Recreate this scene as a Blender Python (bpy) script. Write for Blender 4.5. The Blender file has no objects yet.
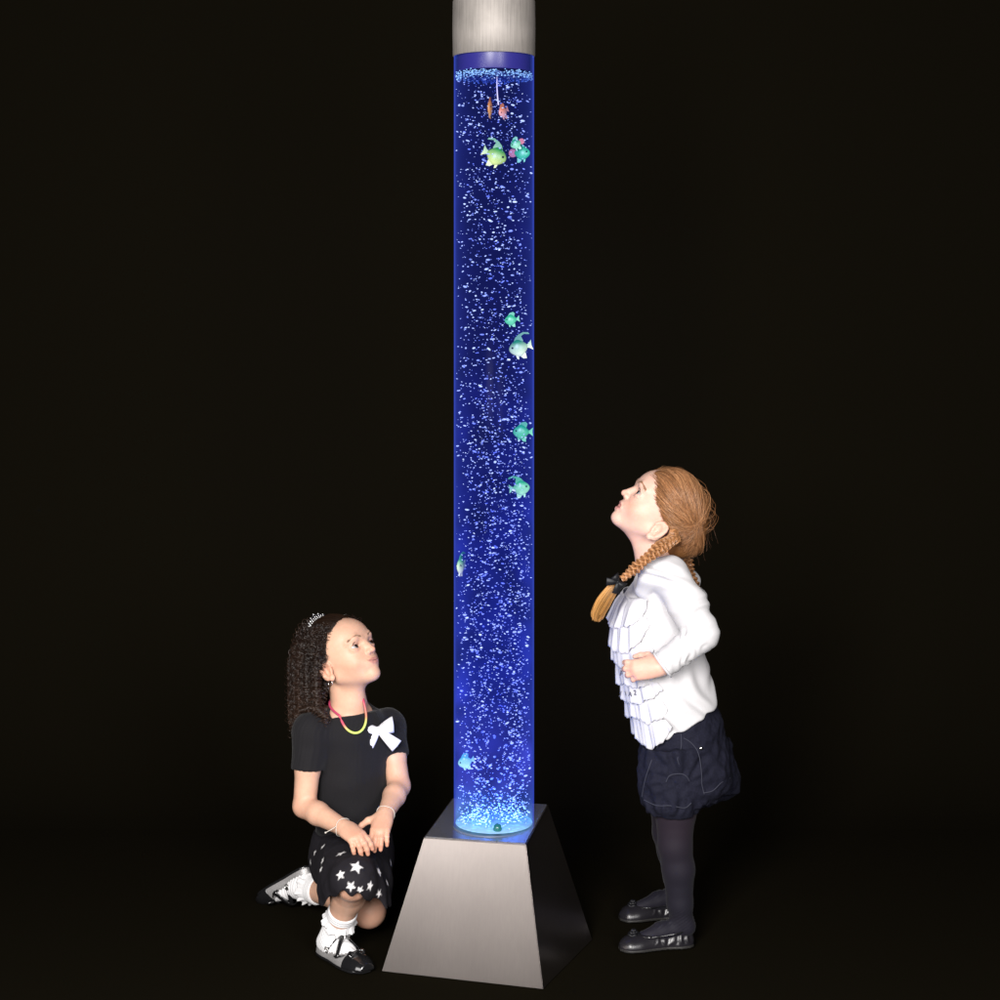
import bpy, math, random
import numpy as np
from mathutils import Vector, Matrix

rng = np.random.default_rng(7)
random.seed(7)
SC = bpy.context.scene
COL = SC.collection
PI = math.pi
V3 = lambda *a: np.array(a, dtype=np.float64)

# ------------------------------------------------------------------ camera model
CAM_D, CAM_H, FPX, HOR = 3.9, 1.425, 1800.0, 295.0


def at(px, py, y):
    """world point seen at photo pixel (px, py) when it stands y metres behind the tube axis"""
    d = CAM_D + y
    return V3((px - 500.0) * d / FPX, y, CAM_H - (py - HOR) * d / FPX)


def to_px(v):
    d = CAM_D + v[:, 1]
    return np.stack([500 + FPX * v[:, 0] / d, HOR - FPX * (v[:, 2] - CAM_H) / d], 1)


def nrm(v):
    v = np.asarray(v, dtype=np.float64)
    return v / max(np.linalg.norm(v), 1e-12)


class Frame:
    """origin, rotation (columns are the local axes), scale"""

    def __init__(self, o, x, y, z, s=1.0):
        self.o = np.asarray(o, float)
        self.R = np.stack([nrm(x), nrm(y), nrm(z)], 1)
        self.s = s

    def pt(self, *p):
        return self.o + self.R @ (np.asarray(p, float) * self.s)

    def pts(self, P):
        return self.o + (np.asarray(P, float) * self.s) @ self.R.T

    def dir(self, *p):
        return self.R @ np.asarray(p, float)

    def inv(self, P):
        return ((np.asarray(P) - self.o) @ self.R) / self.s

    def sub(self, o, x, up):
        """frame at local point o whose x axis is local direction x, z close to local up"""
        X = nrm(self.dir(*x)); U = self.dir(*up)
        Y = nrm(np.cross(U, X)); Z = np.cross(X, Y)
        return Frame(self.pt(*o), X, Y, Z, self.s)


def frame_x(o, x, up, mirror=False, s=1.0):
    X = nrm(x); Y = nrm(np.cross(up, X)); Z = np.cross(X, Y)
    return Frame(o, X, -Y if mirror else Y, Z, s)


def facing(o, yaw, pitch=0.0, roll=0.0, s=1.0):
    """x forward, y left, z up; yaw 0 looks at the camera, +90 looks to the picture's right"""
    a, t, r = math.radians(yaw), math.radians(pitch), math.radians(roll)
    F = V3(math.cos(t) * math.sin(a), -math.cos(t) * math.cos(a), math.sin(t))
    L = V3(math.cos(a), math.sin(a), 0)
    U = np.cross(F, L)
    L2 = L * math.cos(r) + U * math.sin(r)
    U2 = np.cross(F, L2)
    return Frame(o, F, L2, U2, s)


# ------------------------------------------------------------------ implicit surfaces
def axis(lo, hi, step, fine=()):
    out, x = [lo], lo
    while x < hi:
        st = step
        for a, b, s in fine:
            if a <= x <= b:
                st = min(st, s)
        x += st
        out.append(x)
    return np.array(out, dtype=np.float32)


class Vol:
    def __init__(self, xs, ys, zs):
        self.x, self.y, self.z = xs, ys, zs
        self.D = np.full((len(xs), len(ys), len(zs)), 1.0, dtype=np.float32)
        self.h = max(np.diff(xs).max(), np.diff(ys).max(), np.diff(zs).max())

    def op(self, fn, lo, hi, k=0.0, mode='add', frame=None):
        m = k + 3.5 * self.h
        sl = []
        for ax, a, b in ((self.x, lo[0] - m, hi[0] + m), (self.y, lo[1] - m, hi[1] + m), (self.z, lo[2] - m, hi[2] + m)):
            i, j = np.searchsorted(ax, a), np.searchsorted(ax, b)
            if j <= i:
                return self
            sl.append(slice(int(i), int(j)))
        X = self.x[sl[0]][:, None, None]; Y = self.y[sl[1]][None, :, None]; Z = self.z[sl[2]][None, None, :]
        if frame is not None:
            o = frame.o.astype(np.float32); R = frame.R.astype(np.float32)
            X0, Y0, Z0 = X - o[0], Y - o[1], Z - o[2]
            s = np.float32(frame.s)
            X = (X0 * R[0, 0] + Y0 * R[1, 0] + Z0 * R[2, 0]) / s
            Y = (X0 * R[0, 1] + Y0 * R[1, 1] + Z0 * R[2, 1]) / s
            Z = (X0 * R[0, 2] + Y0 * R[1, 2] + Z0 * R[2, 2]) / s
            d = fn(X, Y, Z) * s
        else:
            d = fn(X, Y, Z)
        B = self.D[tuple(sl)]
        if mode == 'add':
            a, b = B, d
            r = np.minimum(a, b)
            if k > 0:
                hh = np.maximum(k - np.abs(a - b), 0) / k
                r = r - hh * hh * (k * 0.25)
        else:
            if mode == 'sub':
                d = -d
            r = np.maximum(B, d)
            if k > 0:
                hh = np.maximum(k - np.abs(B - d), 0) / k
                r = r + hh * hh * (k * 0.25)
        self.D[tuple(sl)] = r
        return self

    # --- primitives
    def ell(self, c, r, k=0.0, mode='add', frame=None, rot=None):
        """ellipsoid with radii r at c, in the frame's coordinates if given; rot: local 3x3"""
        c = np.asarray(c, float); r = np.asarray(r, float) * np.ones(3)
        f = frame or Frame((0, 0, 0), (1, 0, 0), (0, 1, 0), (0, 0, 1))
        Rr = f.R @ rot if rot is not None else f.R
        g = Frame(f.pt(*c), Rr[:, 0], Rr[:, 1], Rr[:, 2], f.s)
        g.R = Rr
        q = r.astype(np.float32)

        def fn(x, y, z):
            k0 = np.sqrt((x / q[0])**2 + (y / q[1])**2 + (z / q[2])**2)
            k1 = np.sqrt((x / q[0]**2)**2 + (y / q[1]**2)**2 + (z / q[2]**2)**2) + 1e-9
            return k0 * (k0 - 1) / k1
        e = np.sqrt(((Rr * r[None, :] * f.s)**2).sum(1))
        return self.op(fn, g.o - e, g.o + e, k, mode, g)

    def cone(self, a, b, ra, rb, k=0.0, mode='add', frame=None, flat=None):
        """round cone a->b; flat=(dir, factor) squashes it along dir"""
        if frame is not None:
            a, b = frame.pt(*a), frame.pt(*b); ra, rb = ra * frame.s, rb * frame.s
        a = np.asarray(a, float); b = np.asarray(b, float)
        ab = (b - a).astype(np.float32); L2 = float((ab**2).sum()) + 1e-12
        a32 = a.astype(np.float32)
        fl = None
        if flat is not None:
            fl = nrm(flat[0] if frame is None else frame.dir(*flat[0])).astype(np.float32); fk = flat[1] - 1

        def fn(x, y, z):
            px, py, pz = x - a32[0], y - a32[1], z - a32[2]
            t = np.clip((px * ab[0] + py * ab[1] + pz * ab[2]) / L2, 0, 1)
            dx, dy, dz = px - t * ab[0], py - t * ab[1], pz - t * ab[2]
            if fl is not None:
                w = (dx * fl[0] + dy * fl[1] + dz * fl[2]) * fk
                dx, dy, dz = dx + w * fl[0], dy + w * fl[1], dz + w * fl[2]
            return np.sqrt(dx * dx + dy * dy + dz * dz) - (ra + (rb - ra) * t)
        m = max(ra, rb)
        return self.op(fn, np.minimum(a, b) - m, np.maximum(a, b) + m, k, mode)

    def cone_cut(self, a, b, ra, rb, k=0.0):
        """cone a->b whose far end is cut square"""
        a = np.asarray(a, float); b = np.asarray(b, float); L_ = np.linalg.norm(b - a); w = (b - a) / L_
        u = nrm(np.cross(w, (.31, .9, .2))); g = Frame(a, u, np.cross(w, u), w)

        def fn(x, y, z):
            t = np.clip(z / L_, 0, 1)
            d = np.sqrt(x * x + y * y + np.minimum(z, 0)**2) - (ra + (rb - ra) * t)
            return np.maximum(d, z - L_).astype(np.float32)
        m = max(ra, rb)
        return self.op(fn, np.minimum(a, b) - m, np.maximum(a, b) + m, k, 'add', g)

    def chain(self, pts, rad, k=0.0, frame=None, mode='add', flat=None):
        for i in range(len(pts) - 1):
            self.cone(pts[i], pts[i + 1], rad[i], rad[i + 1], k, mode, frame, flat)
        return self

    def loft(self, frame, hs, ca, cb, a, b, k=0.0, fold=None, mode='add', pad=0.04):
        """tube along the frame's z: at height hs centre (ca, cb), half axes (a, b); fold(theta, h) scales it"""
        hs = np.asarray(hs, np.float32)
        tab = [np.asarray(q, np.float32) for q in (ca, cb, a, b)]
        hh = np.linspace(hs[0], hs[-1], 160).astype(np.float32)
        ker = np.hanning(25); ker /= ker.sum()
        sm = []
        for q in tab:
            v = np.interp(hh, hs, q)
            v = np.convolve(np.pad(v, 12, mode='reflect', reflect_type='odd'), ker, 'valid')
            sm.append(v.astype(np.float32))

        def fn(x, y, z):
            sh = z.shape
            zi = np.clip(z, hs[0], hs[-1]).ravel()
            CA, CB, A, B = [np.interp(zi, hh, q).astype(np.float32).reshape(sh) for q in sm]
            u, v = (x - CA), (y - CB)
            q = np.sqrt((u / A)**2 + (v / B)**2) + 1e-9
            g = np.sqrt((u / A**2)**2 + (v / B**2)**2) / q + 1e-9
            f = 1.0 if fold is None else fold(np.arctan2(v, u), z)
            d = (q - f) / g * 0.9
            return np.maximum(d, np.maximum(hs[0] - z, z - hs[-1]))
        m = max(np.max(a), np.max(b)) * 1.15 + max(np.abs(ca).max(), np.abs(cb).max()) + pad
        cs = np.array([frame.pt(0, 0, h) for h in (hs[0], hs[-1])])
        return self.op(fn, cs.min(0) - m, cs.max(0) + m, k, mode, frame)

    def half(self, o, n, k=0.0):
        """cut away everything on the side n points to"""
        o = np.asarray(o, float); n = nrm(n)

        def fn(x, y, z):
            return ((x - o[0]) * n[0] + (y - o[1]) * n[1] + (z - o[2]) * n[2]).astype(np.float32)
        return self.op(fn, (self.x[0], self.y[0], self.z[0]), (self.x[-1], self.y[-1], self.z[-1]), k, 'int')

    def mesh(self, relax=1):
        D = self.D
        ins = D < 0
        idx = np.argwhere(ins)
        lo = np.maximum(idx.min(0) - 2, 0); hi = idx.max(0) + 3
        D = D[lo[0]:hi[0], lo[1]:hi[1], lo[2]:hi[2]]
        # closed at the box: pad
        D = np.pad(D, 1, constant_values=1.0)
        ax = []
        for q, l, h_ in zip((self.x, self.y, self.z), lo, hi):
            v = q[l:h_].astype(np.float64)
            ax.append(np.concatenate([[v[0] - (v[1] - v[0])], v, [v[-1] + (v[-1] - v[-2])]]))
        ins = D < 0
        cnt = np.zeros(tuple(n - 1 for n in D.shape), np.uint8)
        n0, n1, n2 = cnt.shape
        corners = [(i, j, k) for i in (0, 1) for j in (0, 1) for k in (0, 1)]
        for i, j, k in corners:
            cnt += ins[i:i + n0, j:j + n1, k:k + n2]
        cells = np.argwhere((cnt > 0) & (cnt < 8))
        vals = np.stack([D[cells[:, 0] + i, cells[:, 1] + j, cells[:, 2] + k] for i, j, k in corners], 1).astype(np.float64)
        acc = np.zeros((len(cells), 3)); num = np.zeros(len(cells))
        C = np.array(corners, float)
        for p in range(8):
            for q in range(p + 1, 8):
                if np.abs(C[p] - C[q]).sum() != 1:
                    continue
                a, b = vals[:, p], vals[:, q]
                m = (a < 0) != (b < 0)
                t = np.where(m, a / np.where(m, a - b, 1), 0)
                acc += m[:, None] * (C[p] + t[:, None] * (C[q] - C[p])); num += m
        loc = acc / num[:, None] + cells
        V = np.stack([np.interp(loc[:, i], np.arange(len(ax[i])), ax[i]) for i in range(3)], 1)
        vid = np.full(cnt.shape, -1, np.int32)
        vid[cells[:, 0], cells[:, 1], cells[:, 2]] = np.arange(len(cells))
        Fs = []
        for d in range(3):
            s0 = [slice(None)] * 3; s1 = [slice(None)] * 3
            s0[d] = slice(0, -1); s1[d] = slice(1, None)
            e = np.argwhere(ins[tuple(s0)] != ins[tuple(s1)])
            u, w = [q for q in range(3) if q != d]
            e = e[(e[:, u] > 0) & (e[:, w] > 0) & (e[:, u] < D.shape[u] - 1) & (e[:, w] < D.shape[w] - 1)]
            up = ins[e[:, 0], e[:, 1], e[:, 2]]

            def cell(du, dw):
                c = e.copy(); c[:, u] += du; c[:, w] += dw
                return vid[c[:, 0], c[:, 1], c[:, 2]]
            q = np.stack([cell(-1, -1), cell(0, -1), cell(0, 0), cell(-1, 0)], 1)
            flip = up if d != 1 else ~up
            q[~flip] = q[~flip][:, ::-1]
            Fs.append(q)
        F = np.concatenate(Fs)
        F = F[(F >= 0).all(1)]
        for _ in range(relax):
            V = laplace(V, F, 0.5)
        return V, F


def laplace(V, F, w, mask=None):
    acc = np.zeros_like(V); num = np.zeros(len(V))
    for i in range(F.shape[1]):
        a, b = F[:, i], F[:, (i + 1) % F.shape[1]]
        for q in range(3):
            acc[:, q] += np.bincount(a, V[b, q], len(V)) + np.bincount(b, V[a, q], len(V))
        num += np.bincount(a, minlength=len(V)) + np.bincount(b, minlength=len(V))
    m = acc / np.maximum(num, 1)[:, None]
    ww = w if mask is None else w * mask[:, None]
    return V + (m - V) * ww


def normals(V, F):
    n = np.cross(V[F[:, 2]] - V[F[:, 0]], V[F[:, 3]] - V[F[:, 1]]) if F.shape[1] == 4 else np.cross(V[F[:, 1]] - V[F[:, 0]], V[F[:, 2]] - V[F[:, 0]])
    N = np.zeros_like(V)
    for i in range(F.shape[1]):
        for q in range(3):
            N[:, q] += np.bincount(F[:, i], n[:, q], len(V))
    return N / (np.linalg.norm(N, axis=1)[:, None] + 1e-15)


def vnoise(P, scale, seed=0):
    """smooth value noise in -1..1 at points P"""
    q = P * scale + seed * 17.31
    i = np.floor(q).astype(np.int64); f = q - i; f = f * f * (3 - 2 * f)

    def h(a):
        n = (a[:, 0] * 374761393 + a[:, 1] * 668265263 + a[:, 2] * 2147483647 + seed * 974711) & 0x7fffffff
        n = (n ^ (n >> 13)) * 1274126177 & 0x7fffffff
        return ((n ^ (n >> 16)) & 0xffff) / 32767.5 - 1
    r = 0
    for a in (0, 1):
        for b in (0, 1):
            for c in (0, 1):
                w = (f[:, 0] if a else 1 - f[:, 0]) * (f[:, 1] if b else 1 - f[:, 1]) * (f[:, 2] if c else 1 - f[:, 2])
                r = r + w * h(i + np.array([a, b, c]))
    return r


# ------------------------------------------------------------------ objects
def link_mesh(name, V, F, mat, parent=None, col=None, smooth=True, midx=None):
    V = np.asarray(V, float)
    if parent is not None:
        q = parent; off = np.zeros(3)
        while q is not None:
            off += np.array(q.location); q = q.parent
        V = V - off
    me = bpy.data.meshes.new(name)
    if isinstance(F, np.ndarray):
        n, k = F.shape
        me.vertices.add(len(V)); me.vertices.foreach_set('co', V.astype(np.float32).ravel())
        me.loops.add(n * k); me.loops.foreach_set('vertex_index', F.astype(np.int32).ravel())
        me.polygons.add(n); me.polygons.foreach_set('loop_start', np.arange(0, n * k, k, dtype=np.int32))
        me.update(calc_edges=True)
    else:
        me.from_pydata([tuple(v) for v in V], [], [tuple(int(i) for i in f) for f in F])
    for m in (mat if isinstance(mat, (list, tuple)) else [mat]):
        me.materials.append(m)
    if midx is not None:
        me.polygons.foreach_set('material_index', np.asarray(midx, np.int32))
    me.polygons.foreach_set('use_smooth', np.full(len(me.polygons), smooth))
    if col is not None:
        ca = me.color_attributes.new('Col', 'FLOAT_COLOR', 'POINT')
        c4 = np.ones((len(V), 4), np.float32); c4[:, :col.shape[1]] = col
        ca.data.foreach_set('color', c4.ravel())
    me.update()
    o = bpy.data.objects.new(name, me); COL.objects.link(o)
    if parent is not None:
        o.parent = parent
    return o


def empty(name, loc):
    o = bpy.data.objects.new(name, None); COL.objects.link(o)
    o.location = loc; o.empty_display_size = 0.05
    return o


def tag(o, label=None, cat=None, group=None, kind=None):
    if label: o['label'] = label
    if cat: o['category'] = cat
    if group: o['group'] = group
    if kind: o['kind'] = kind
    return o


def merge(parts):
    Vs, Fs, n = [], [], 0
    for V, F in parts:
        V = np.asarray(V, float); Vs.append(V); Fs.append(np.asarray(F, int) + n); n += len(V)
    return np.concatenate(Vs), np.concatenate(Fs)


def tubes(P, rad, sides=4, caps=False):
    """P (N, M, 3) strands, rad scalar, (N, M) or (M,)"""
    P = np.asarray(P, float)
    if P.ndim == 2:
        P = P[None]
    N, M, _ = P.shape
    rad = np.broadcast_to(np.asarray(rad, float), (N, M))
    T = np.gradient(P, axis=1); T /= np.linalg.norm(T, axis=2)[:, :, None] + 1e-12
    A = np.zeros_like(P)
    ref = np.where(np.abs(T[:, :1, 2:3]) < 0.8, V3(0, 0, 1), V3(1, 0, 0))
    a = np.cross(T[:, 0], ref[:, 0]); a /= np.linalg.norm(a, axis=1)[:, None] + 1e-12
    for i in range(M):
        a = a - (a * T[:, i]).sum(1)[:, None] * T[:, i]
        a /= np.linalg.norm(a, axis=1)[:, None] + 1e-12
        A[:, i] = a
    B = np.cross(T, A)
    th = np.arange(sides) * 2 * PI / sides
    V = P[:, :, None, :] + rad[:, :, None, None] * (A[:, :, None, :] * np.cos(th)[None, None, :, None] + B[:, :, None, :] * np.sin(th)[None, None, :, None])
    V = V.reshape(-1, 3)
    n, m, s = np.meshgrid(np.arange(N), np.arange(M - 1), np.arange(sides), indexing='ij')
    s2 = (s + 1) % sides
    b = n * M * sides
    F = np.stack([b + m * sides + s, b + m * sides + s2, b + (m + 1) * sides + s2, b + (m + 1) * sides + s], -1).reshape(-1, 4)
    return V, F


def spline(pts, n):
    """Catmull-Rom through pts"""
    p = np.asarray(pts, float)
    p = np.concatenate([[2 * p[0] - p[1]], p, [2 * p[-1] - p[-2]]])
    t = np.linspace(0, len(p) - 3 - 1e-6, n); i = t.astype(int); f = (t - i)[:, None]
    a, b, c, d = p[i], p[i + 1], p[i + 2], p[i + 3]
    return 0.5 * (2 * b + (c - a) * f + (2 * a - 5 * b + 4 * c - d) * f**2 + (3 * b - a - 3 * c + d) * f**3)


def uv_sphere(c, r, nu=12, nv=8, R=None):
    r = np.asarray(r, float) * np.ones(3)
    V = []
    for j in range(nv + 1):
        p = PI * j / nv
        for i in range(nu):
            t = 2 * PI * i / nu
            V.append((math.sin(p) * math.cos(t), math.sin(p) * math.sin(t), math.cos(p)))
    V = np.array(V) * r
    if R is not None:
        V = V @ np.asarray(R).T
    F = [(j * nu + i, (j + 1) * nu + i, (j + 1) * nu + (i + 1) % nu, j * nu + (i + 1) % nu) for j in range(nv) for i in range(nu)]
    return V + np.asarray(c), np.array(F)


def sheet(G, thick, flip=False):
    """grid (n, m, 3) of points as a closed thin slab"""
    n, m, _ = G.shape
    V = G.reshape(-1, 3)
    i, j = np.meshgrid(np.arange(n - 1), np.arange(m - 1), indexing='ij')
    a = (i * m + j).ravel()
    F = np.stack([a, a + m, a + m + 1, a + 1], 1)
    N = normals(V, F)
    if flip: N = -N
    W = np.concatenate([V + N * thick / 2, V - N * thick / 2])
    k = n * m
    Fs = [F if not flip else F[:, ::-1], (F + k)[:, ::-1] if not flip else F + k]
    rim = [i * m for i in range(n)] + [(n - 1) * m + j for j in range(1, m)] + [i * m + m - 1 for i in range(n - 2, -1, -1)] + [j for j in range(m - 2, 0, -1)]
    rim = np.array(rim); r2 = np.roll(rim, -1)
    q = np.stack([rim, rim + k, r2 + k, r2], 1)
    Fs.append(q if not flip else q[:, ::-1])
    return W, np.concatenate(Fs)


def prism(poly, frame, t):
    """flat outline (local x, y) with thickness t along local z"""
    n = len(poly); P = np.array([(x, y, t / 2) for x, y in poly] + [(x, y, -t / 2) for x, y in poly])
    F = [tuple(range(n)), tuple(range(2 * n - 1, n - 1, -1))] + [(i, n + i, n + (i + 1) % n, (i + 1) % n) for i in range(n)]
    return frame.pts(P), F


def bevel(o, w, seg=2):
    b = o.modifiers.new('bevel', 'BEVEL'); b.width = w; b.segments = seg; b.limit_method = 'ANGLE'
    return o


# ------------------------------------------------------------------ materials
def mat(name, color=(.5, .5, .5), rough=.5, metal=0.0, spec=.5, vcol=False, noise=None, bump=None, sss=None, sheen=0, coat=0, emit=None, aniso=0):
    m = bpy.data.materials.new(name); m.use_nodes = True
    nt = m.node_tree; N = nt.nodes; L = nt.links
    b = N['Principled BSDF']
    b.inputs['Roughness'].default_value = rough; b.inputs['Metallic'].default_value = metal
    b.inputs['Specular IOR Level'].default_value = spec
    b.inputs['Base Color'].default_value = (*color, 1)
    if sheen: b.inputs['Sheen Weight'].default_value = sheen
    if coat: b.inputs['Coat Weight'].default_value = coat
    if aniso: b.inputs['Anisotropic'].default_value = aniso
    if sss:
        b.inputs['Subsurface Weight'].default_value = sss[0]
        b.inputs['Subsurface Radius'].default_value = sss[1]
        b.inputs['Subsurface Scale'].default_value = sss[2]
    src = None
    if vcol:
        a = N.new('ShaderNodeAttribute'); a.attribute_name = 'Col'; src = a.outputs['Color']
    tc = N.new('ShaderNodeTexCoord')
    if noise:
        sc, amt = noise
        t = N.new('ShaderNodeTexNoise'); t.inputs['Scale'].default_value = sc; t.inputs['Detail'].default_value = 5
        L.new(tc.outputs['Object'], t.inputs['Vector'])
        mr = N.new('ShaderNodeMapRange'); mr.inputs['To Min'].default_value = 1 - amt; mr.inputs['To Max'].default_value = 1 + amt
        mr.inputs['From Min'].default_value = .3; mr.inputs['From Max'].default_value = .7
        L.new(t.outputs['Fac'], mr.inputs['Value'])
        mx = N.new('ShaderNodeMix'); mx.data_type = 'RGBA'; mx.blend_type = 'MULTIPLY'; mx.inputs['Factor'].default_value = 1
        if src is None:
            mx.inputs[6].default_value = (*color, 1)
        else:
            L.new(src, mx.inputs[6])
        L.new(mr.outputs['Result'], mx.inputs[7]); src = mx.outputs[2]
    if src is not None:
        L.new(src, b.inputs['Base Color'])
    if bump:
        sc, st, dist = bump
        t = N.new('ShaderNodeTexNoise'); t.inputs['Scale'].default_value = sc; t.inputs['Detail'].default_value = 4
        L.new(tc.outputs['Object'], t.inputs['Vector'])
        bp = N.new('ShaderNodeBump'); bp.inputs['Strength'].default_value = st; bp.inputs['Distance'].default_value = dist
        L.new(t.outputs['Fac'], bp.inputs['Height']); L.new(bp.outputs['Normal'], b.inputs['Normal'])
    if emit:
        b.inputs['Emission Color'].default_value = (*emit[0], 1); b.inputs['Emission Strength'].default_value = emit[1]
    return m
# ------------------------------------------------------------------ a child's head, hand, shoe
CRAN_C, CRAN_R = V3(-.002, 0, .045), V3(.085, .069, .071)
EYE_C, EYE_R = V3(.0660, .030, .020), .0138


def rotz(a):
    c, s = math.cos(a), math.sin(a)
    return np.array([[c, -s, 0], [s, c, 0], [0, 0, 1]])


def roty(a):
    c, s = math.cos(a), math.sin(a)
    return np.array([[c, 0, s], [0, 1, 0], [-s, 0, c]])


def head(v, f, mouth_open=False, ear=(0.0, .0), ears=(1, -1), smile=0.0, lip=1.0, lipx=0.0):
    v.ell(CRAN_C, CRAN_R, .0, frame=f)
    v.ell((.043, 0, .050), (.045, .054, .044), .02, frame=f)            # forehead
    v.ell((.030, 0, -.002), (.051, .050, .055), .022, frame=f)          # middle of the face
    for s in (1, -1):
        v.cone((.002, s * .037, -.022), (.058, s * .008, -.0515), .016, .0125, .016, frame=f)   # jaw
    v.ell((.0685, 0, -.027), (.0155, .0215, .0185), .014, frame=f)         # muzzle
    v.ell((.0665, 0, -.0535), (.0140, .0150, .0130), .010, frame=f)      # chin
    v.cone((.040, 0, -.045), (.0, 0, -.035), .016, .026, .015, frame=f)   # under the jaw
    for s in (1, -1):                                                   # eye sockets
        v.ell((.0885, s * .0305, .0205), (.0125, .0165, .0105), .012, 'sub', frame=f)
    # nose
    v.chain([(.0785, 0, .022), (.0850, 0, .010), (.0930, 0, -.0020)], [.0052, .0056, .0074], .010, frame=f)
    for s in (1, -1):
        v.ell((.0852, s * .0086, -.0045), (.0072, .0054, .0054), .005, frame=f)
    for s in (1, -1):
        v.ell((.0895, s * .0046, -.0100), (.0034, .0026, .0024), .002, 'sub', frame=f)
    # lips
    dz = -.0075 if mouth_open else 0
    for s in (1, -1):
        v.chain([(.0868 - lipx, s * .0035, -.0225), (.0845 - lipx, s * .011, -.0240), (.0775 - smile * .5, s * .0190, -.0270 + dz * .3 + smile)], [.0037 * lip, .0033 * lip, .0016], .004, frame=f)
        v.chain([(.0845 - lipx, 0, -.0315 + dz), (.0825 - lipx, s * .009, -.0305 + dz), (.0775 - smile * .5, s * .0180, -.0275 + dz * .5 + smile)], [.0048 * lip, .0040 * lip, .0016], .004, frame=f)
    if mouth_open:
        v.ell((.089, 0, -.0298), (.0150, .0200, .0060), .0012, 'sub', frame=f)
    else:
        for s in (1, -1):
            v.chain([(.0905, 0, -.0270), (.087, s * .010, -.0268 + smile * .3), (.0780 - smile * .5, s * .0215, -.0250 + smile)], [.0012, .0011, .0009], .0012, frame=f, mode='sub')
    # lids: a shell round each eyeball with an almond opening
    for s in (1, -1):
        c = EYE_C * V3(1, s, 1)
        v.ell(c, EYE_R + .0020, .003, frame=f)
        v.ell(c + V3(.0120, s * .0012, -.0006), (.0116, .0134, .0064), .0012, 'sub', frame=f, rot=rotz(s * .25))
        v.ell(c, EYE_R - .0006, 0, 'sub', frame=f)
        v.ell(c, EYE_R - .0007, 0, frame=f)
        v.chain([(.0815, s * .013, .0345), (.0800, s * .028, .0385), (.0690, s * .045, .0345)], [.0035, .0042, .003], .012, frame=f)  # brow
    for s in ears:
        g = Frame(f.pt(-.010 + ear[0], s * .0665, .004 + ear[1]), f.R @ rotz(s * -.42)[:, 0], f.R @ rotz(s * -.42)[:, 1] * s, f.dir(-.18, 0, 1), f.s)
        g = Frame(g.o, g.R[:, 0], g.R[:, 1], g.R[:, 2] - 0, f.s)
        v.ell((0, .003, .004), (.0155, .0052, .0235), .004, frame=g)                       # flat of the ear
        v.ell((.002, .0090, .0035), (.0105, .0074, .0165), .003, 'sub', frame=g)           # hollow
        rim = [(.009 - .0 * 1, .005, .004)] + [(.0015 + .0148 * math.cos(t), .0058, .007 + .0215 * math.sin(t)) for t in np.linspace(.25, 4.1, 12)]
        v.chain(rim[1:], [.0030] * 12, .002, frame=g)                                      # helix
        v.chain([(-.0055, .005, .019), (-.0085, .0055, .008), (-.005, .0055, -.006)], [.0022, .0026, .0024], .002, frame=g)
        v.ell((.003, .0035, -.0175), (.0075, .0048, .0078), .004, frame=g)                 # lobe
        v.ell((.0105, .0035, .000), (.0035, .0035, .0048), .003, frame=g)                  # tragus


def hand(v, f, curl, splay=(.12, .03, -.05, -.16), thumb=((.35, .75, -.15), (.75, .5, -.2)), size=1.0):
    """f: origin wrist, x to the fingers, y to the thumb side, z out of the back of the hand; returns tips"""
    g = Frame(f.o, f.R[:, 0], f.R[:, 1], f.R[:, 2], size)
    g.R = f.R
    v.cone((-.01, 0, 0), (.014, 0, 0), .0185, .0185, .008, frame=g, flat=((0, 0, 1), 1.25))
    v.ell((.032, .000, .001), (.036, .0245, .0125), .012, frame=g)
    v.ell((.026, .014, -.004), (.022, .011, .010), .010, frame=g)
    mcp = [(.0560, .0165, .001), (.0590, .0055, .0025), (.0570, -.0060, .002), (.0520, -.0165, 0)]
    ln = [.044, .049, .046, .036]; rr = [.0066, .0068, .0065, .0057]
    tips = []
    for i in range(4):
        v.cone((.022, mcp[i][1] * .55, .002), mcp[i], .0085, rr[i] * 1.12, .008, frame=g)
        p = np.array(mcp[i]); a = 0.0
        c = curl[i] if np.ndim(curl[i]) else (curl[i] * .9, curl[i] * 1.1, curl[i] * .7)
        pts, rad = [p], [rr[i] * 1.1]
        for q, (fr, cr) in enumerate(zip((.44, .31, .25), c)):
            a += cr
            d = V3(math.cos(a) * math.cos(splay[i]), math.cos(a) * math.sin(splay[i]), -math.sin(a))
            p = p + d * ln[i] * fr
            pts.append(p); rad.append(rr[i] * (1.0, .93, .80)[q])
        for q in range(3):
            v.cone(pts[q], pts[q + 1], rad[q], rad[q + 1], .0028 if q else .004, frame=g)
        tips.append((g.pt(*(p + V3(0, 0, rr[i] * .5))), g.dir(*V3(math.sin(a), 0, math.cos(a)))))
    p0 = V3(.010, .014, -.003); d1, d2 = [nrm(q) for q in thumb]
    p1 = p0 + d1 * .026; p2 = p1 + d2 * .020; p3 = p2 + nrm(d2 + (d2 - d1) * .5) * .016
    v.cone(p0, p1, .0105, .0085, .010, frame=g); v.cone(p1, p2, .0085, .0072, .003, frame=g); v.cone(p2, p3, .0074, .0058, .002, frame=g)
    tips.append((g.pt(*p3), g.dir(0, 0, 1)))
    return tips


def round_cheeks(V, F, f, a=.0048):
    """full, soft child's cheeks"""
    P = f.inv(V); N = normals(V, F)
    w = sum(np.exp(-(((P - V3(.060, s * .036, -.016)) / V3(.034, .026, .021))**2).sum(1)) for s in (1, -1))
    t = np.clip((P[:, 0] + .025) / .07, 0, 1); head_only = t * t * (3 - 2 * t) * (np.abs(P[:, 1]) < .09) * (np.abs(P[:, 2]) < .1)
    return V + N * (a * f.s * w * head_only)[:, None]


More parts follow.
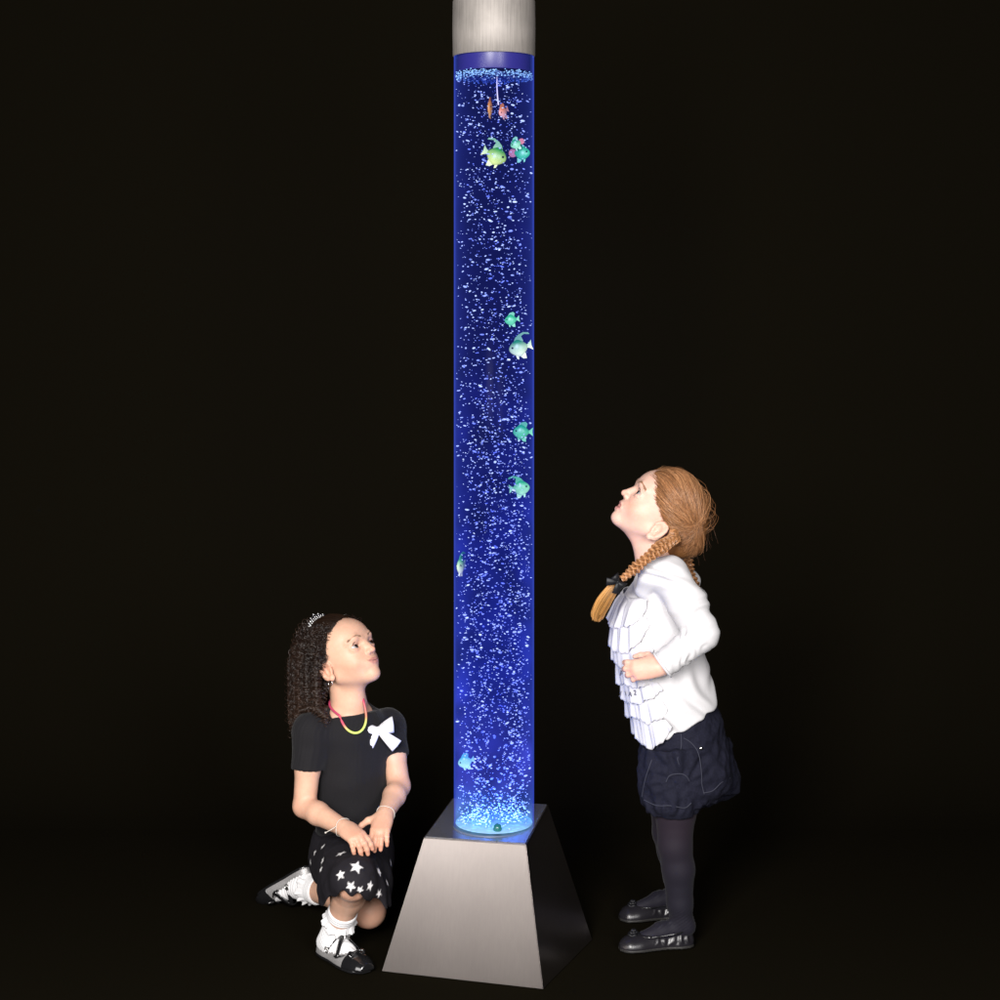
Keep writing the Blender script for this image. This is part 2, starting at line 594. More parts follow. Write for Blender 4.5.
def paint_skin(V, f, base, lip, blush=.5, tips=(), open_mouth=False, nail=None, spots=(), smile=0.0):
    """skin colours: lips, flushed cheeks, ears, nails, joints"""
    P = f.inv(V)
    C = np.tile(np.array(base), (len(V), 1)).astype(float)
    C *= (1 + .05 * vnoise(V, 60, 3) + .04 * vnoise(V, 160, 5))[:, None]

    def blend(w, c):
        nonlocal C
        C = C * (1 - w[:, None]) + np.array(c) * w[:, None]

    red = np.array(base) * V3(1.0, .66, .60)
    for s in (1, -1):
        blend(blush * np.exp(-(((P - V3(.064, s * .038, -.014)) / V3(.03, .018, .019))**2).sum(1)), red)
        blend(.55 * np.exp(-(((P - V3(-.01, s * .072, .008)) / V3(.02, .012, .022))**2).sum(1)), red)
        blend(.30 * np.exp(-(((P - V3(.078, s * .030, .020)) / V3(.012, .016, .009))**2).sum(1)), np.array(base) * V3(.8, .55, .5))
    blend(.35 * np.exp(-(((P - V3(.098, 0, -.004)) / V3(.01, .012, .009))**2).sum(1)), red)
    dz = -.0055 if open_mouth else 0
    x, y, z = P.T
    ya = np.abs(y)
    up = -.0245 - (ya / .0185)**2 * .0025 + dz * .15 + smile * (ya / .019)**2
    top = up + .0052 * np.clip(1 - (ya / .0195)**2, 0, 1)**.7 * (1 - .15 * np.exp(-(ya / .003)**2))
    bot = -.0285 + dz * 1.1 + smile * (ya / .019)**2 - .0078 * np.clip(1 - (ya / .0185)**2, 0, 1)**.7
    w = np.clip((top - z) / .0014 + .5, 0, 1) * np.clip((z - bot) / .0014 + .5, 0, 1) * (x > .070) * (ya < .0195)
    blend(w * .9, lip)
    if open_mouth:
        blend(1.0 * np.exp(-(((P - V3(.076, 0, -.0296)) / V3(.008, .009, .004))**2).sum(1)), (.04, .008, .008))
    else:
        wl = np.exp(-((z - (-.0270 + (.0020 + smile) * (ya / .0210)**2)) / .0009)**2) * (x > .068) * (ya < .0215)
        blend(wl * .75, (.10, .025, .02))
    for (p, n) in tips:
        d = np.linalg.norm(V - p, axis=1)
        if nail is not None:
            blend(np.clip((.0052 - d) / .0012, 0, 1), nail)
        else:
            blend(.45 * np.clip((.006 - d) / .003, 0, 1), np.array(base) * V3(1.05, .95, .95))
            blend(.35 * np.exp(-(d / .014)**2), red)
    for p, r, a in spots:
        blend(a * np.exp(-((V - p)**2).sum(1) / r**2), red)
    return np.clip(C, 0, 1)


def eye_mesh(f, s, iris, gaze=(0, 0)):
    c = EYE_C * V3(1, s, 1)
    r = EYE_R
    V, F = uv_sphere((0, 0, 0), (r, r, r), 40, 28)
    V = V[:, [2, 0, 1]]                                   # pole forward
    a, b = gaze
    d = nrm(V3(1, a, b)); y = nrm(np.cross((0, 0, 1), d)); z = np.cross(d, y)
    col = np.zeros((len(V), 3))
    ang = np.arccos(np.clip(V[:, 0] / r, -1, 1))
    n = .5 + .5 * vnoise(V, 900, 2)
    col[:] = (.36, .32, .31)
    ir = ang < .62
    col[ir] = np.array(iris) * (0.7 + .6 * n[ir][:, None])
    col[(ang > .53) & ir] *= .35
    col[ang < .28] = (.004, .004, .004)
    V = V[:, :1] * d + V[:, 1:2] * y + V[:, 2:3] * z
    return f.pts(V + c), F, col


def brow_strands(f, s, n=160, th=.00035, surf=None):
    """short hairs lying on the skin of the brow"""
    from mathutils.kdtree import KDTree
    P = f.inv(surf); ok = np.where((P[:, 0] > .05) & (P[:, 0] < .12) & (P[:, 2] > .0) & (P[:, 2] < .08) & (np.abs(P[:, 1]) < .07))[0]
    kd = KDTree(len(ok))
    for j, i in enumerate(ok): kd.insert(Vector(P[i]), j)
    kd.balance()
    out = []
    for _ in range(n):
        t = rng.uniform(0, 1)
        y0 = np.interp(t, [0, .5, 1], [.012, .029, .046]); z0 = np.interp(t, [0, .5, 1], [.0345, .0400, .0350]); x0 = np.interp(t, [0, .5, 1], [.088, .084, .072])
        p = V3(x0, y0 * s, z0 + rng.normal(0, .0013)); d = nrm(V3(-.1 - .35 * t, .9 * s, .35 - .65 * t))
        q = []
        for k in (0, .5, 1):
            c, _i, _d = kd.find(Vector(p + d * .0055 * k)); c = np.array(c)
            e = p + d * .0055 * k; u = nrm(c - V3(0, 0, .01))
            q.append(c + (e - c) - u * ((e - c).dot(u)) + u * .0005)
        out.append(q)
    return tubes(np.array([f.pts(np.array(q)) for q in out]), np.array([th, th, th * .3]), 3)


def lash_strands(f, s, n=26):
    out = []
    c = EYE_C
    for i in range(n):
        t = (i + .5) / n * 2 - 1
        p = c + V3(.0136 - .003 * t * t - .0012 * (t > 0) * t, .0105 * t + .001, 0.0060 * math.sqrt(max(0, 1 - t * t)) + .0004)
        d = nrm(V3(1, .5 * t, .55))
        out.append([p * V3(1, s, 1), (p + d * .0026) * V3(1, s, 1), (p + d * .0040 + V3(0, 0, .0016)) * V3(1, s, 1)])
    return tubes(np.array([f.pts(np.array(q)) for q in out]), np.array([.00045, .0003, .0001]), 3)


def cran_pt(dirs, off):
    """points on the skull ellipsoid along unit directions, pushed out by off"""
    d = dirs / np.linalg.norm(dirs, axis=-1, keepdims=True)
    r = 1 / np.sqrt(((d / CRAN_R)**2).sum(-1, keepdims=True))
    return CRAN_C + d * (r + np.asarray(off)[..., None])


HL_Z = [-.08, -.05, -.02, .0, .012, .03, .05, .075, .095, .13]


def shoe_meshes(f, L=.165, cuff=.075, open_top=True, h=.036, vox=.0014):
    """f: origin under the heel, x to the toe, z up; returns meshes of shell and sole"""
    Lf = Frame((0, 0, 0), (1, 0, 0), (0, 1, 0), (0, 0, 1))
    up = Frame((0, 0, 0), (0, 1, 0), (0, 0, 1), (1, 0, 0))          # loft axis along x: u = y, v = z
    hs = [0, .008, .03, .06, .095, .12, .145, L - .006, L]
    wy = [.014, .022, .0255, .0235, .0275, .0305, .0285, .019, .008]
    cy = [0, 0, .000, -.002, -.002, 0, .002, .003, .003]
    hz = [.020, h, h + .004, h - .002, .031, .028, .025, .019, .010]
    v = Vol(axis(-.012, L + .012, vox), axis(-.045, .045, vox), axis(-.012, .075, vox))
    v.loft(up, hs, cy, [0.004] * 9, wy, hz)
    v.half((0, 0, .003), (0, 0, -1), .003)
    if open_top:
        v.ell((.060, -.001, .050), (.066, .0205, .041), .004, 'sub')
    sole = Vol(axis(-.012, L + .012, vox), axis(-.045, .045, vox), axis(-.012, .03, .001))
    sole.loft(up, hs, cy, [0.0] * 9, [w + .0015 for w in wy], [.06] * 9)
    sole.half((0, 0, .0055), (0, 0, 1)); sole.half((0, 0, 0), (0, 0, -1))
    out = []
    for q in (v, sole):
        V, F = q.mesh(1)
        out.append((f.pts(V), F))
    return out
# ================================================================== the kneeling girl
M_skinA = mat('skin_warm', vcol=True, rough=.48, spec=.35, sss=(.12, (1, .35, .2), .006), bump=(900, .05, .0006))
M_eye = mat('eye_surface', vcol=True, rough=.08, spec=.6)
M_black = mat('black_rib_knit', (.0075, .0068, .0085), rough=.85, spec=.25, sheen=.06, bump=(500, .3, .0015))
M_skirtA = mat('star_print_cotton', vcol=True, rough=.8, spec=.25, bump=(420, .25, .001))
M_sock = mat('white_cotton_sock', (.80, .79, .80), rough=.9, spec=.2, bump=(700, .4, .0012))
M_silver_shoe = mat('silver_glitter_leather', (.36, .35, .35), rough=.42, spec=.7, metal=.35, noise=(900, .45), bump=(1200, .5, .0006))
M_patent = mat('black_patent', (.010, .010, .011), rough=.16, spec=.8, coat=.6)
M_white_ribbon = mat('white_satin_ribbon', (.82, .80, .84), rough=.5, spec=.4, sheen=.2)
M_silver = mat('polished_silver', (.80, .79, .76), rough=.22, metal=1)
M_gem = mat('clear_rhinestone', (.9, .9, .92), rough=.05, spec=1, coat=1)
M_neck = mat('neon_cord', vcol=True, rough=.45, spec=.5)
M_hairA = mat('dark_curly_hair', vcol=True, rough=.30, spec=.55)
M_browA = mat('soft_brow_hair', (.19, .11, .07), rough=.8, spec=.1)
M_hairAbase = mat('dark_hair_roots', (.012, .008, .006), rough=.7, spec=.2)


def make_kneeling():
    R = empty('person', tuple(at(350, 950, .08)))
    R.location.z = 0
    tag(R, 'curly dark haired girl in black top and star print skirt kneeling on one knee', 'person')
    H = facing(at(345.5, 666, .085), 58, 33, 0, .92)
    pel = at(352, 852, .12); nk = at(350, 704, .088)
    T = Frame(pel, (1, 0, 0), (0, 1, 0), (0, 0, 1))
    up = nrm(nk - pel)
    fw = nrm(V3(math.sin(math.radians(32)), -math.cos(math.radians(32)), 0)); fw = nrm(fw - up * fw.dot(up))
    lf = np.cross(up, fw)
    T = Frame(pel, lf, -fw, up)                     # u to her left, v to her back, z up the spine
    LT = np.linalg.norm(nk - pel)
    shR, shL = at(311, 731, .035), at(388, 727, .150)
    elR, elL = at(304.5, 806, .010), at(399, 786, .085)
    wrR, wrL = at(344, 828, -.085), at(385, 815, -.03)
    hipR, hipL = pel + T.dir(-.044, 0, -.005), pel + T.dir(.044, 0, -.005)
    knR, anR = at(353, 881, -.140), at(338, 926, -.032)
    knL, anL = at(365, 905, .085), at(306, 887, .265)
    xs = axis(-.50, -.18, .0030, [(-.36, -.22, .0016)]); xs = axis(-.50, -.17, .0024, [(-.38, -.235, .0016)])
    ys = axis(-.24, .34, .0030, [(-.17, .03, .0019)])
    zs = axis(-.01, .83, .0030, [(.20, .30, .0018), (.55, .70, .0016)])
    v = Vol(xs, ys, zs)
    # torso
    v.cone(pel, pel + up * LT * .45, .068, .058, .02)
    v.cone(pel + up * LT * .45, pel + up * LT * .78, .058, .046, .02)
    chest = pel + up * LT * .80
    v.cone(chest, shR + (chest - shR) * .12, .034, .028, .012)
    v.cone(chest, shL + (chest - shL) * .12, .034, .028, .012)
    v.cone(pel + up * LT * .80, nk, .048, .036, .02)
    v.cone(nk + T.dir(-.035, 0, -.026), nk + T.dir(.035, 0, -.026), .018, .018, .020)
    # collar bones
    for s in (1, -1):
        v.cone(nk + T.dir(s * .008, -.040, -.026), nk + T.dir(s * .034, -.036, -.020), .004, .004, .010)
    # neck and head
    v.cone(nk + up * -.02, H.pt(-.020, 0, -.005), .034, .036, .018)
    v.cone(nk + T.dir(0, -.018, -.01), H.pt(.012, 0, -.035), .020, .022, .016)
    head(v, H, ear=(.005, -.006), ears=(1, -1), smile=.0042, lip=.52, lipx=.0022)
    # arms
    v.chain([shR, shR + (elR - shR) * .5, elR], [.030, .0275, .0245], .008)
    v.chain([elR, elR + (wrR - elR) * .35, wrR], [.0245, .0245, .0170], .008)
    v.chain([shL, shL + (elL - shL) * .5, elL], [.030, .0275, .0245], .008)
    v.chain([elL, elL + (wrL - elL) * .35, wrL], [.0245, .0245, .0170], .008)
    # hands folded on the knee
    hR = frame_x(wrR, at(367, 845, -.150) - wrR, V3(.10, -.55, .85), mirror=False, s=1)
    tips = hand(v, hR, [(.45, .55, .3), (.55, .6, .3), (.6, .6, .3), (.6, .55, .3)], splay=(.16, .02, -.14, -.32), thumb=((.55, .55, -.5), (.8, .25, -.5)), size=.88)
    hL = frame_x(wrL, at(376, 845, -.110) - wrL, V3(-.10, -.85, .52), mirror=True, s=1)
    tips += hand(v, hL, [(.35, .5, .3), (.3, .45, .3), (.3, .4, .3), (.35, .4, .3)], splay=(.10, .02, -.06, -.16), thumb=((.45, .85, .05), (.75, .6, -.1)), size=.88)
    # legs
    v.chain([hipR, hipR * .5 + knR * .5, knR], [.046, .042, .037], .010)
    calfR = knR * .62 + anR * .38 + V3(0, .018, 0)
    v.chain([knR, calfR, anR * .85 + knR * .15, anR], [.037, .036, .026, .022], .010)
    v.ell(knR + V3(0, -.012, -.006), (.026, .020, .026), .012)
    v.chain([hipL, hipL * .5 + knL * .5, knL], [.046, .042, .040], .010)
    calfL = knL * .60 + anL * .40 + V3(0, 0, .008)
    v.chain([knL, calfL, anL * .85 + knL * .15, anL], [.040, .037, .026, .022], .010)
    v.ell(knL + V3(.01, -.015, -.01), (.038, .036, .036), .012)
    V, F = v.mesh(1)
    V = round_cheeks(V, F, H, .0062)
    base = (.62, .365, .255)
    C = paint_skin(V, H, base, (.50, .22, .18), .26, tips, smile=.0036, spots=[(knR, .04, .45), (knL, .05, .5), (elR, .03, .35), (elL, .03, .3), (hR.pt(.05, 0, 0), .025, .35), (hL.pt(.05, 0, 0), .025, .35)])
    body = link_mesh('body', V, F, M_skinA, R, C)
    for s in (1, -1):
        e = link_mesh('eye', *(lambda q: (q[0], q[1]))(q := eye_mesh(H, s, (.030, .014, .007), (.10, .22))), M_eye, body, q[2])
        link_mesh('eyebrow', *brow_strands(H, s, 190, .00019, V), M_browA, body)
        link_mesh('eyelashes', *lash_strands(H, s), M_hairAbase, body)

    # ---------------- black top
    s = Vol(axis(-.52, -.17, .0028), axis(-.12, .27, .003), axis(.12, .60, .0028))
    hs = np.array([-.035, 0, .05, .11, .17, .225, .265, .295, .318]) * (LT / .318)
    s.loft(T, hs, [0] * 9, [.0, 0, .0, -.002, -.004, .0, .0, .0, 0], [.094, .090, .082, .080, .085, .085, .078, .064, .048], [.080, .078, .076, .074, .074, .071, .066, .058, .046])
    for sh, el in ((shR, elR), (shL, elL)):
        s.cone(chest + (sh - chest) * .45, sh, .042, .0375, .026)
        s.cone_cut(sh, sh + (el - sh) * .515, .037, .0355, .016)
    # scooped neckline
    nf = Frame(nk + T.dir(0, -.022, .004), T.R[:, 0], T.R[:, 1], nrm(up - fw * .30))
    s.op(lambda x, y, z: np.maximum(np.sqrt((x / 1.30)**2 + (y / 1.0)**2) - .0445, -z - .020).astype(np.float32), nf.o - .1, nf.o + .1, .003, 'sub', nf)
    V, F = s.mesh(1)
    q = T.inv(V); N = normals(V, F)
    wr = .0014 * np.sin(q[:, 2] * 210 + 5 * vnoise(V, 22, 4)) * np.exp(-((q[:, 2] - .045) / .05)**2) + .0022 * vnoise(V, 30, 8)
    ribs = .0005 * np.sin(np.arctan2(q[:, 1], q[:, 0]) * 95)
    V = V + N * (wr + ribs)[:, None]
    shirt = link_mesh('top', V, F, M_black, R)

    # ---------------- skirt with stars
    k = Vol(axis(-.48, -.16, .0026), axis(-.28, .30, .0030), axis(.09, .30, .0026))
    G = Frame(V3(pel[0], 0, 0), (1, 0, 0), (0, 1, 0), (0, 0, 1))
    k.cone(hipR + V3(.014, 0, .004), knR + V3(0, -.006, .004), .070, .050, .025)
    k.cone(hipL + V3(-.008, 0, .0), knL * .45 + hipL * .55 + V3(.010, -.10, .03), .062, .050, .025)
    k.loft(T, [-.05, -.01, .03, .05], [0] * 4, [0] * 4, [.086, .088, .086, .084], [.090, .088, .084, .08], .02)
    # the curtain of cloth falling from the knee
    hem = Frame(at(352, 885, -.055), (1, 0, 0), (0, 1, 0), (0, 0, 1))
    k.loft(hem, [-.075, -.03, .0, .03, .058], [.010, .008, .004, .0, 0], [.004, 0, 0, .004, .01], [.072, .074, .076, .066, .05], [.120, .114, .106, .096, .07], .03,
           fold=lambda th, z: 1 + .055 * np.clip((.05 - z) / .1, 0, 1) * np.sin(th * 9 + 1.2) + .03 * np.clip((.05 - z) / .1, 0, 1) * np.sin(th * 5 + 4))
    # hem: high over the shin, lower at both sides
    def hemcut(x, y, z):
        u = (x - at(352, 0, -.16)[0]) / .075
        lim = .191 - .062 * np.clip(np.abs(u + .05) - .25, 0, 1)**.8 - .25 * np.clip(y + .14, 0, .10) + .006 * np.sin(x * 190)
        return ((z - lim) * .8).astype(np.float32)
    k.op(hemcut, (-.5, -.3, 0), (-.1, .4, .3), .004, 'sub')
    # hollow inside so the leg comes out of an opening
    k.loft(hem, [-.12, -.03, .0, .024], [.010, .008, .004, 0], [.006] * 4, [.064, .065, .064, .046], [.108, .101, .092, .07], .01, mode='sub')
    V, F = k.mesh(1)
    N = normals(V, F)
    V = V + N * (.0028 * vnoise(V, 26, 11) + .0012 * vnoise(V, 70, 12))[:, None]
    C = np.tile(V3(.011, .0095, .013), (len(V), 1))
    px = to_px(V)
    stars = [(319, 843, 5.5, .2), (338, 849, 8.0, .1), (358, 862, 9.0, .15), (318, 858, 6, .9), (316, 867, 5, .3), (337, 871, 6.5, .5), (346, 886, 6.5, .3),
             (375, 886, 6.5, .1), (383, 868, 6.5, .7), (396, 861, 6, .4), (384, 892, 5.5, .6), (392, 880, 5, .2), (310, 850, 5, .6), (364, 893, 5, .4), (305, 862, 5, .1)]
    for sx, sy, r, a in stars:
        d = ((px - (sx, sy))**2).sum(1)
        near = np.where(d < 30)[0]
        if not len(near):
            continue
        i = near[np.argmin(V[near, 1])]
        n = N[i]; u = nrm(np.cross((0, 0, 1), n)); w = np.cross(n, u)
        rel = V - V[i]; ok = np.linalg.norm(rel, axis=1) < .04
        x, y = rel @ u, rel @ w
        r_ = np.hypot(x, y); th = np.arctan2(y, x) + a
        kk = 2 * PI / 5; tt = np.abs((th % kk) - kk / 2)
        # five-pointed star outline
        R0 = r * .00165; R1 = R0 * .45
        e = np.array([R0 * math.cos(PI / 5), R0 * math.sin(PI / 5)]) - np.array([R1, 0])
        xx, yy = r_ * np.cos(tt), r_ * np.sin(tt)
        sd = (xx - R1) * e[1] - yy * e[0]; sd /= np.hypot(*e)
        wgt = np.clip(-sd / .0012 + .5, 0, 1) * ok
        C = C * (1 - wgt[:, None]) + V3(.80, .78, .78) * wgt[:, None]
    link_mesh('skirt', V, F, M_skirtA, R, C)

    # ---------------- socks and shoes
    def sock_and_shoe(f, an, shin, silver):
        sv = Vol(*[axis(a - .11, a + .11, .0020) for a in an])
        d = nrm(shin - an)
        sv.chain([f.pt(.135, 0, .016), f.pt(.09, 0, .020), f.pt(.045, 0, .030), an], [.014, .020, .025, .0285], .014)
        sv.cone(f.pt(.022, 0, .026), an, .024, .028, .012)
        sv.cone(an, an + d * .062, .0285, .0325, .006)
        m = Frame(an + d * .056, d, np.cross(d, (0.3, 1, .2)), np.cross(d, np.cross(d, (0.3, 1, .2))))
        sv.op(lambda x, y, z: (-x).astype(np.float32), an - .13, an + .13, .003, 'sub', m)
        V, F = sv.mesh(1)
        N = normals(V, F); h = (V - an) @ d
        V = V + N * (.0007 * np.sin(h * 900))[:, None]
        so = link_mesh('sock', V, F, M_sock, R)
        # lace frill round the ankle
        n, mm = 200, 9
        Gd = np.zeros((n, mm, 3)); b1 = nrm(np.cross(d, (.3, 1, .2))); b2 = np.cross(d, b1)
        for i in range(n):
            t = 2 * PI * i / (n - 1)
            for j in range(mm):
                w = j / (mm - 1)
                rr = .0298 + w * .0070 + w * .0030 * math.sin(t * 11 + 1.5 * math.sin(t * 3)) + w * .0010 * math.sin(t * 27 + 1)
                hh = .030 - .018 * w + .0016 * w * math.cos(t * 11 + .8) + .0008 * w * math.sin(t * 40)
                Gd[i, j] = an + d * hh + (b1 * math.cos(t) + b2 * math.sin(t)) * rr
        link_mesh('frill', *sheet(Gd, .0012), M_sock, so)
        (V, F), (V2, F2) = shoe_meshes(f, .166)
        sh = link_mesh('shoe', V, F, M_silver_shoe, R)
        link_mesh('sole', V2, F2, M_patent, sh)
        # crossed strap, toe bow, buckle
        def band(p0, p1, p2, w=.0048, t=.0020):
            c = spline([p0, p1, p2], 17)
            tg = np.gradient(c, axis=0); Gb = np.zeros((17, 3, 3))
            for i in range(17):
                out = nrm(c[i] - V3(c[i][0], 0, .012)); sd = nrm(np.cross(tg[i], out))
                for j in range(3):
                    Gb[i, j] = c[i] + sd * w * (j - 1)
            return sheet(f.pts(Gb.reshape(-1, 3)).reshape(17, 3, 3), t)
        link_mesh('strap', *merge([band((.058, -.0270, .026), (.082, 0, .0580), (.106, .0315, .020)), band((.060, .0270, .026), (.080, .002, .0600), (.100, -.0300, .020))]), M_patent, sh)
        link_mesh('buckle', *tubes(f.pts(np.array([(.060 + .005 * math.cos(t), -.0290, .026 + .006 * math.sin(t)) for t in np.linspace(0, 2 * PI, 17)])), .0012, 5), M_silver, sh)
        rimp = [(.088, -.027, .020), (.104, -.026, .0235), (.117, -.014, .026), (.1195, 0, .027), (.117, .015, .026), (.104, .029, .0235), (.086, .028, .020)]
        parts = [tubes(f.pts(spline(rimp, 33)), .0022, 6)]
        for sg in (1, -1):
            loop = [(.128, 0, .0285), (.124, sg * .010, .034), (.130, sg * .019, .033), (.137, sg * .013, .028), (.128, 0, .0285)]
            parts.append(tubes(f.pts(spline(loop, 25)), np.full(25, .0030), 6))
        Vt, Ft = uv_sphere(f.pt(.129, 0, .0295), .0048, 10, 8); parts.append((Vt, Ft))
        toe = Vol(axis(-.02, .18, .0016), axis(-.045, .045, .0016), axis(-.01, .05, .0016))
        upf = Frame((0, 0, 0), (0, 1, 0), (0, 0, 1), (1, 0, 0))
        toe.loft(upf, [.118, .13, .145, .157, .1695], [.001, .002, .003, .003, .003], [.004] * 5, [.0330, .0326, .0305, .0258, .0170], [.0298, .0290, .0268, .0232, .0165])
        toe.half((0, 0, .0045), (0, 0, -1), .002)
        a, b = toe.mesh(1); parts.append((f.pts(a), b))
        link_mesh('toe_cap', *merge(parts), M_patent, sh)

    heel, toe = at(322, 952, .0), at(366, 975, -.130)
    heel[2] = .004; toe[2] = .004
    fR = frame_x(heel, toe - heel, V3(0, 0, 1))
    sock_and_shoe(fR, anR, knR + V3(0, .02, 0), True)
    toeL = at(251, 901, .335); heelL = anL + nrm(V3(anL[0] - toeL[0], 0, .06)) * .012 + V3(-.002, .0, .046)
    fL = frame_x(heelL, toeL - heelL, V3(.30, -.42, -.86))
    fL = frame_x(heelL, toeL - heelL, V3(.35, -.50, -.80))
    sock_and_shoe(fL, anL, knL, True)

    # ---------------- white bow on the chest, necklace, bracelets
    bc = T.pt(.050, -.074, LT * .815)
    hit = at(381, 727, .02)
    bc = V3(hit[0], 0, hit[2])
    # lie on the top's surface
    pv = to_px(np.array(shirt.data.vertices[0].co)[None]) if False else None
    SV = np.array([v_.co for v_ in shirt.data.vertices]) + np.array(R.location)
    pp = to_px(SV); near = np.where(((pp - (381, 728))**2).sum(1) < 9)[0]; bc = SV[near[np.argmin(SV[near, 1])]] + V3(.0, -.007, 0)
    bf = frame_x(bc, V3(.96, .22, .10), V3(.22, -.97, .10)); bf = Frame(bc, bf.R[:, 0], np.cross(bf.R[:, 2], bf.R[:, 0]), bf.R[:, 2])
    bow_meshes(R, bf, .066, M_white_ribbon, 'bow')

    def on_surface(px, py, lift=.004, SVs=SV, allv=None):
        P = to_px(SVs); nr = np.where(((P - (px, py))**2).sum(1) < 16)[0]
        if not len(nr):
            return None
        return SVs[nr[np.argmin(SVs[nr, 1])]] + V3(0, -lift, 0)
    BV = np.array([v_.co for v_ in body.data.vertices]) + np.array(R.location)
    ALL = np.concatenate([SV, BV])
    pts = []
    for a, b in [(333, 705), (337, 712), (343, 721), (350, 728), (358, 733), (365, 731), (370, 723), (371, 714), (369, 704), (366, 698)]:
        p = on_surface(a, b, .0065, ALL)
        pts.append(p)
    back = [pts[-1] + V3(.003, .030, .007), nk + T.dir(.026, .044, .012), nk + T.dir(-.012, .050, .012), nk + T.dir(-.046, .026, .006), nk + T.dir(-.056, -.006, .002)]
    pts = pts + back + [pts[0]]
    pts = pts[1:]
    pts[-1] = pts[0]
    cv = spline(pts, 150)
    for _ in range(160): cv[1:-1] = cv[1:-1] * .5 + (cv[2:] + cv[:-2]) * .25
    Vn, Fn = tubes(cv, .0027, 8)
    tcol = np.repeat(np.linspace(0, 1, 150), 8)
    pink, yel, mag = V3(.75, .10, .16), V3(.62, .78, .16), V3(.45, .05, .12)
    Cn = np.zeros((len(Vn), 3))
    for q, c in zip((0, .09, .17, .36, .44, .55, 1), (pink, pink, yel, yel, pink * .7, mag, mag)): pass
    kx = [0, .08, .16, .36, .42, .55, 1]; kc = np.array([pink, pink, yel, yel, V3(.55, .22, .12), mag, mag])
    for q in range(3): Cn[:, q] = np.interp(tcol, kx, kc[:, q])
    link_mesh('necklace', Vn, Fn, M_neck, R, Cn)

    def bracelet(wr, el, r, off, tailpx):
        d = nrm(wr - el); b1 = nrm(np.cross(d, (0.2, .3, 1))); b2 = np.cross(d, b1); c = wr - d * off
        ring = np.array([c + (b1 * math.cos(t) + b2 * math.sin(t)) * r + d * .002 * math.sin(3 * t) for t in np.linspace(0, 2 * PI, 33)])
        parts = [tubes(ring, .0008, 6)]
        tail = spline([c + b1 * r, c + b1 * r + tailpx * .3 + V3(0, -.004, 0), c + b1 * r + tailpx], 9) if tailpx is not None else None
        if tail is not None:
            parts.append(tubes(tail, .0008, 5)); parts.append(uv_sphere(tail[-1], .0020, 8, 6))
        return merge(parts)
    M_string = mat('pale_bracelet_string', (.62, .58, .52), rough=.6)
    link_mesh('bracelet', *bracelet(wrR, elR, .0200, .004, V3(-.022, -.006, -.012)), M_string, R)
    link_mesh('bracelet', *bracelet(wrL, elL, .0200, .004, V3(.022, -.006, -.030)), M_string, R)

    # ---------------- hair
    th = (np.pi * (3 - 5**.5))
    def hairline(z): return np.interp(z, [-.08, -.05, -.02, .0, .012, .03, .05, .075, .095, .13], [-.06, -.045, -.026, -.012, .014, .024, .036, .052, .060, .063])
    hb = Vol(axis(-.13, .10, .003), axis(-.11, .11, .003), axis(-.09, .15, .003))
    I = Frame((0, 0, 0), (1, 0, 0), (0, 1, 0), (0, 0, 1))
    def hbase(x, y, z):
        k0 = np.sqrt(((x - CRAN_C[0]) / CRAN_R[0])**2 + (y / CRAN_R[1])**2 + ((z - CRAN_C[2]) / CRAN_R[2])**2)
        d = (k0 - 1) * .072
        g = hairline(z) - x + .004 * np.sin(y * 310 + z * 190) * np.sin(z * 260)
        return (d - (-.005 + .013 * np.clip((g - .004) / .022, 0, 1))).astype(np.float32)
    hb.op(hbase, (-.13, -.11, -.09), (.10, .11, .15))
    Vh, Fh = hb.mesh(2)
    hair = link_mesh('hair', H.pts(Vh), Fh, M_hairAbase, R)
    # smooth hair combed back from the forehead to the tiara
    n = 1500
    y0 = rng.uniform(-.050, .050, n); z0 = np.sqrt(np.clip(1 - (y0 / .068)**2, 0, 1)) * .058 + .038 + rng.normal(0, .003, n)
    x0 = hairline(z0) + .003 * np.sin(y0 * 300) + rng.normal(0, .0025, n) - np.abs(rng.normal(0, .013, n))
    d0 = np.stack([x0, y0, z0 - CRAN_C[2]], 1); d0 /= np.linalg.norm(d0, axis=1)[:, None]
    d1 = np.stack([-.045 + rng.normal(0, .006, n), y0 * 1.05, .075 + rng.normal(0, .004, n) - .35 * np.abs(y0)], 1); d1 /= np.linalg.norm(d1, axis=1)[:, None]
    t = np.linspace(0, 1, 12)
    D = d0[:, None] * (1 - t)[None, :, None] + d1[:, None] * t[None, :, None]
    off = .0035 + (.008 + rng.uniform(0, .004, n))[:, None] * np.minimum(t * 2.2, 1)[None, :]
    Pc = cran_pt(D, off)
    Vs, Fs = tubes(H.pts(Pc.reshape(-1, 3)).reshape(n, 12, 3), .00055, 3)
    cc = np.repeat(rng.uniform(.4, 1.4, n), 36)[:, None] * V3(.014, .007, .004)
    link_mesh('combed_strands', Vs, Fs, M_hairA, hair, cc)
    # curls
    n = 2600; Mst = 132; step = .00166
    dirs = rng.normal(size=(n * 4, 3)); dirs /= np.linalg.norm(dirs, axis=1)[:, None]
    p = cran_pt(dirs, np.full(len(dirs), .006))
    g = hairline(p[:, 2]) - p[:, 0]
    ok = (g > .0) & (p[:, 2] > -.045) & ((p[:, 0] < -.004) | (np.abs(p[:, 1]) > .046) & (p[:, 2] > .010) & (g > .004)) & ~((np.abs(p[:, 1]) > .05) & (np.hypot(p[:, 0] + .008, p[:, 2] - .003) < .026))
    p = p[ok][:n]; dirs = dirs[ok][:n]; n = len(p)
    W = H.pts(p); nw = dirs @ H.R.T
    cc = H.pt(*CRAN_C)
    path = np.zeros((n, Mst, 3)); cur = W.copy()
    vel = nw * .9
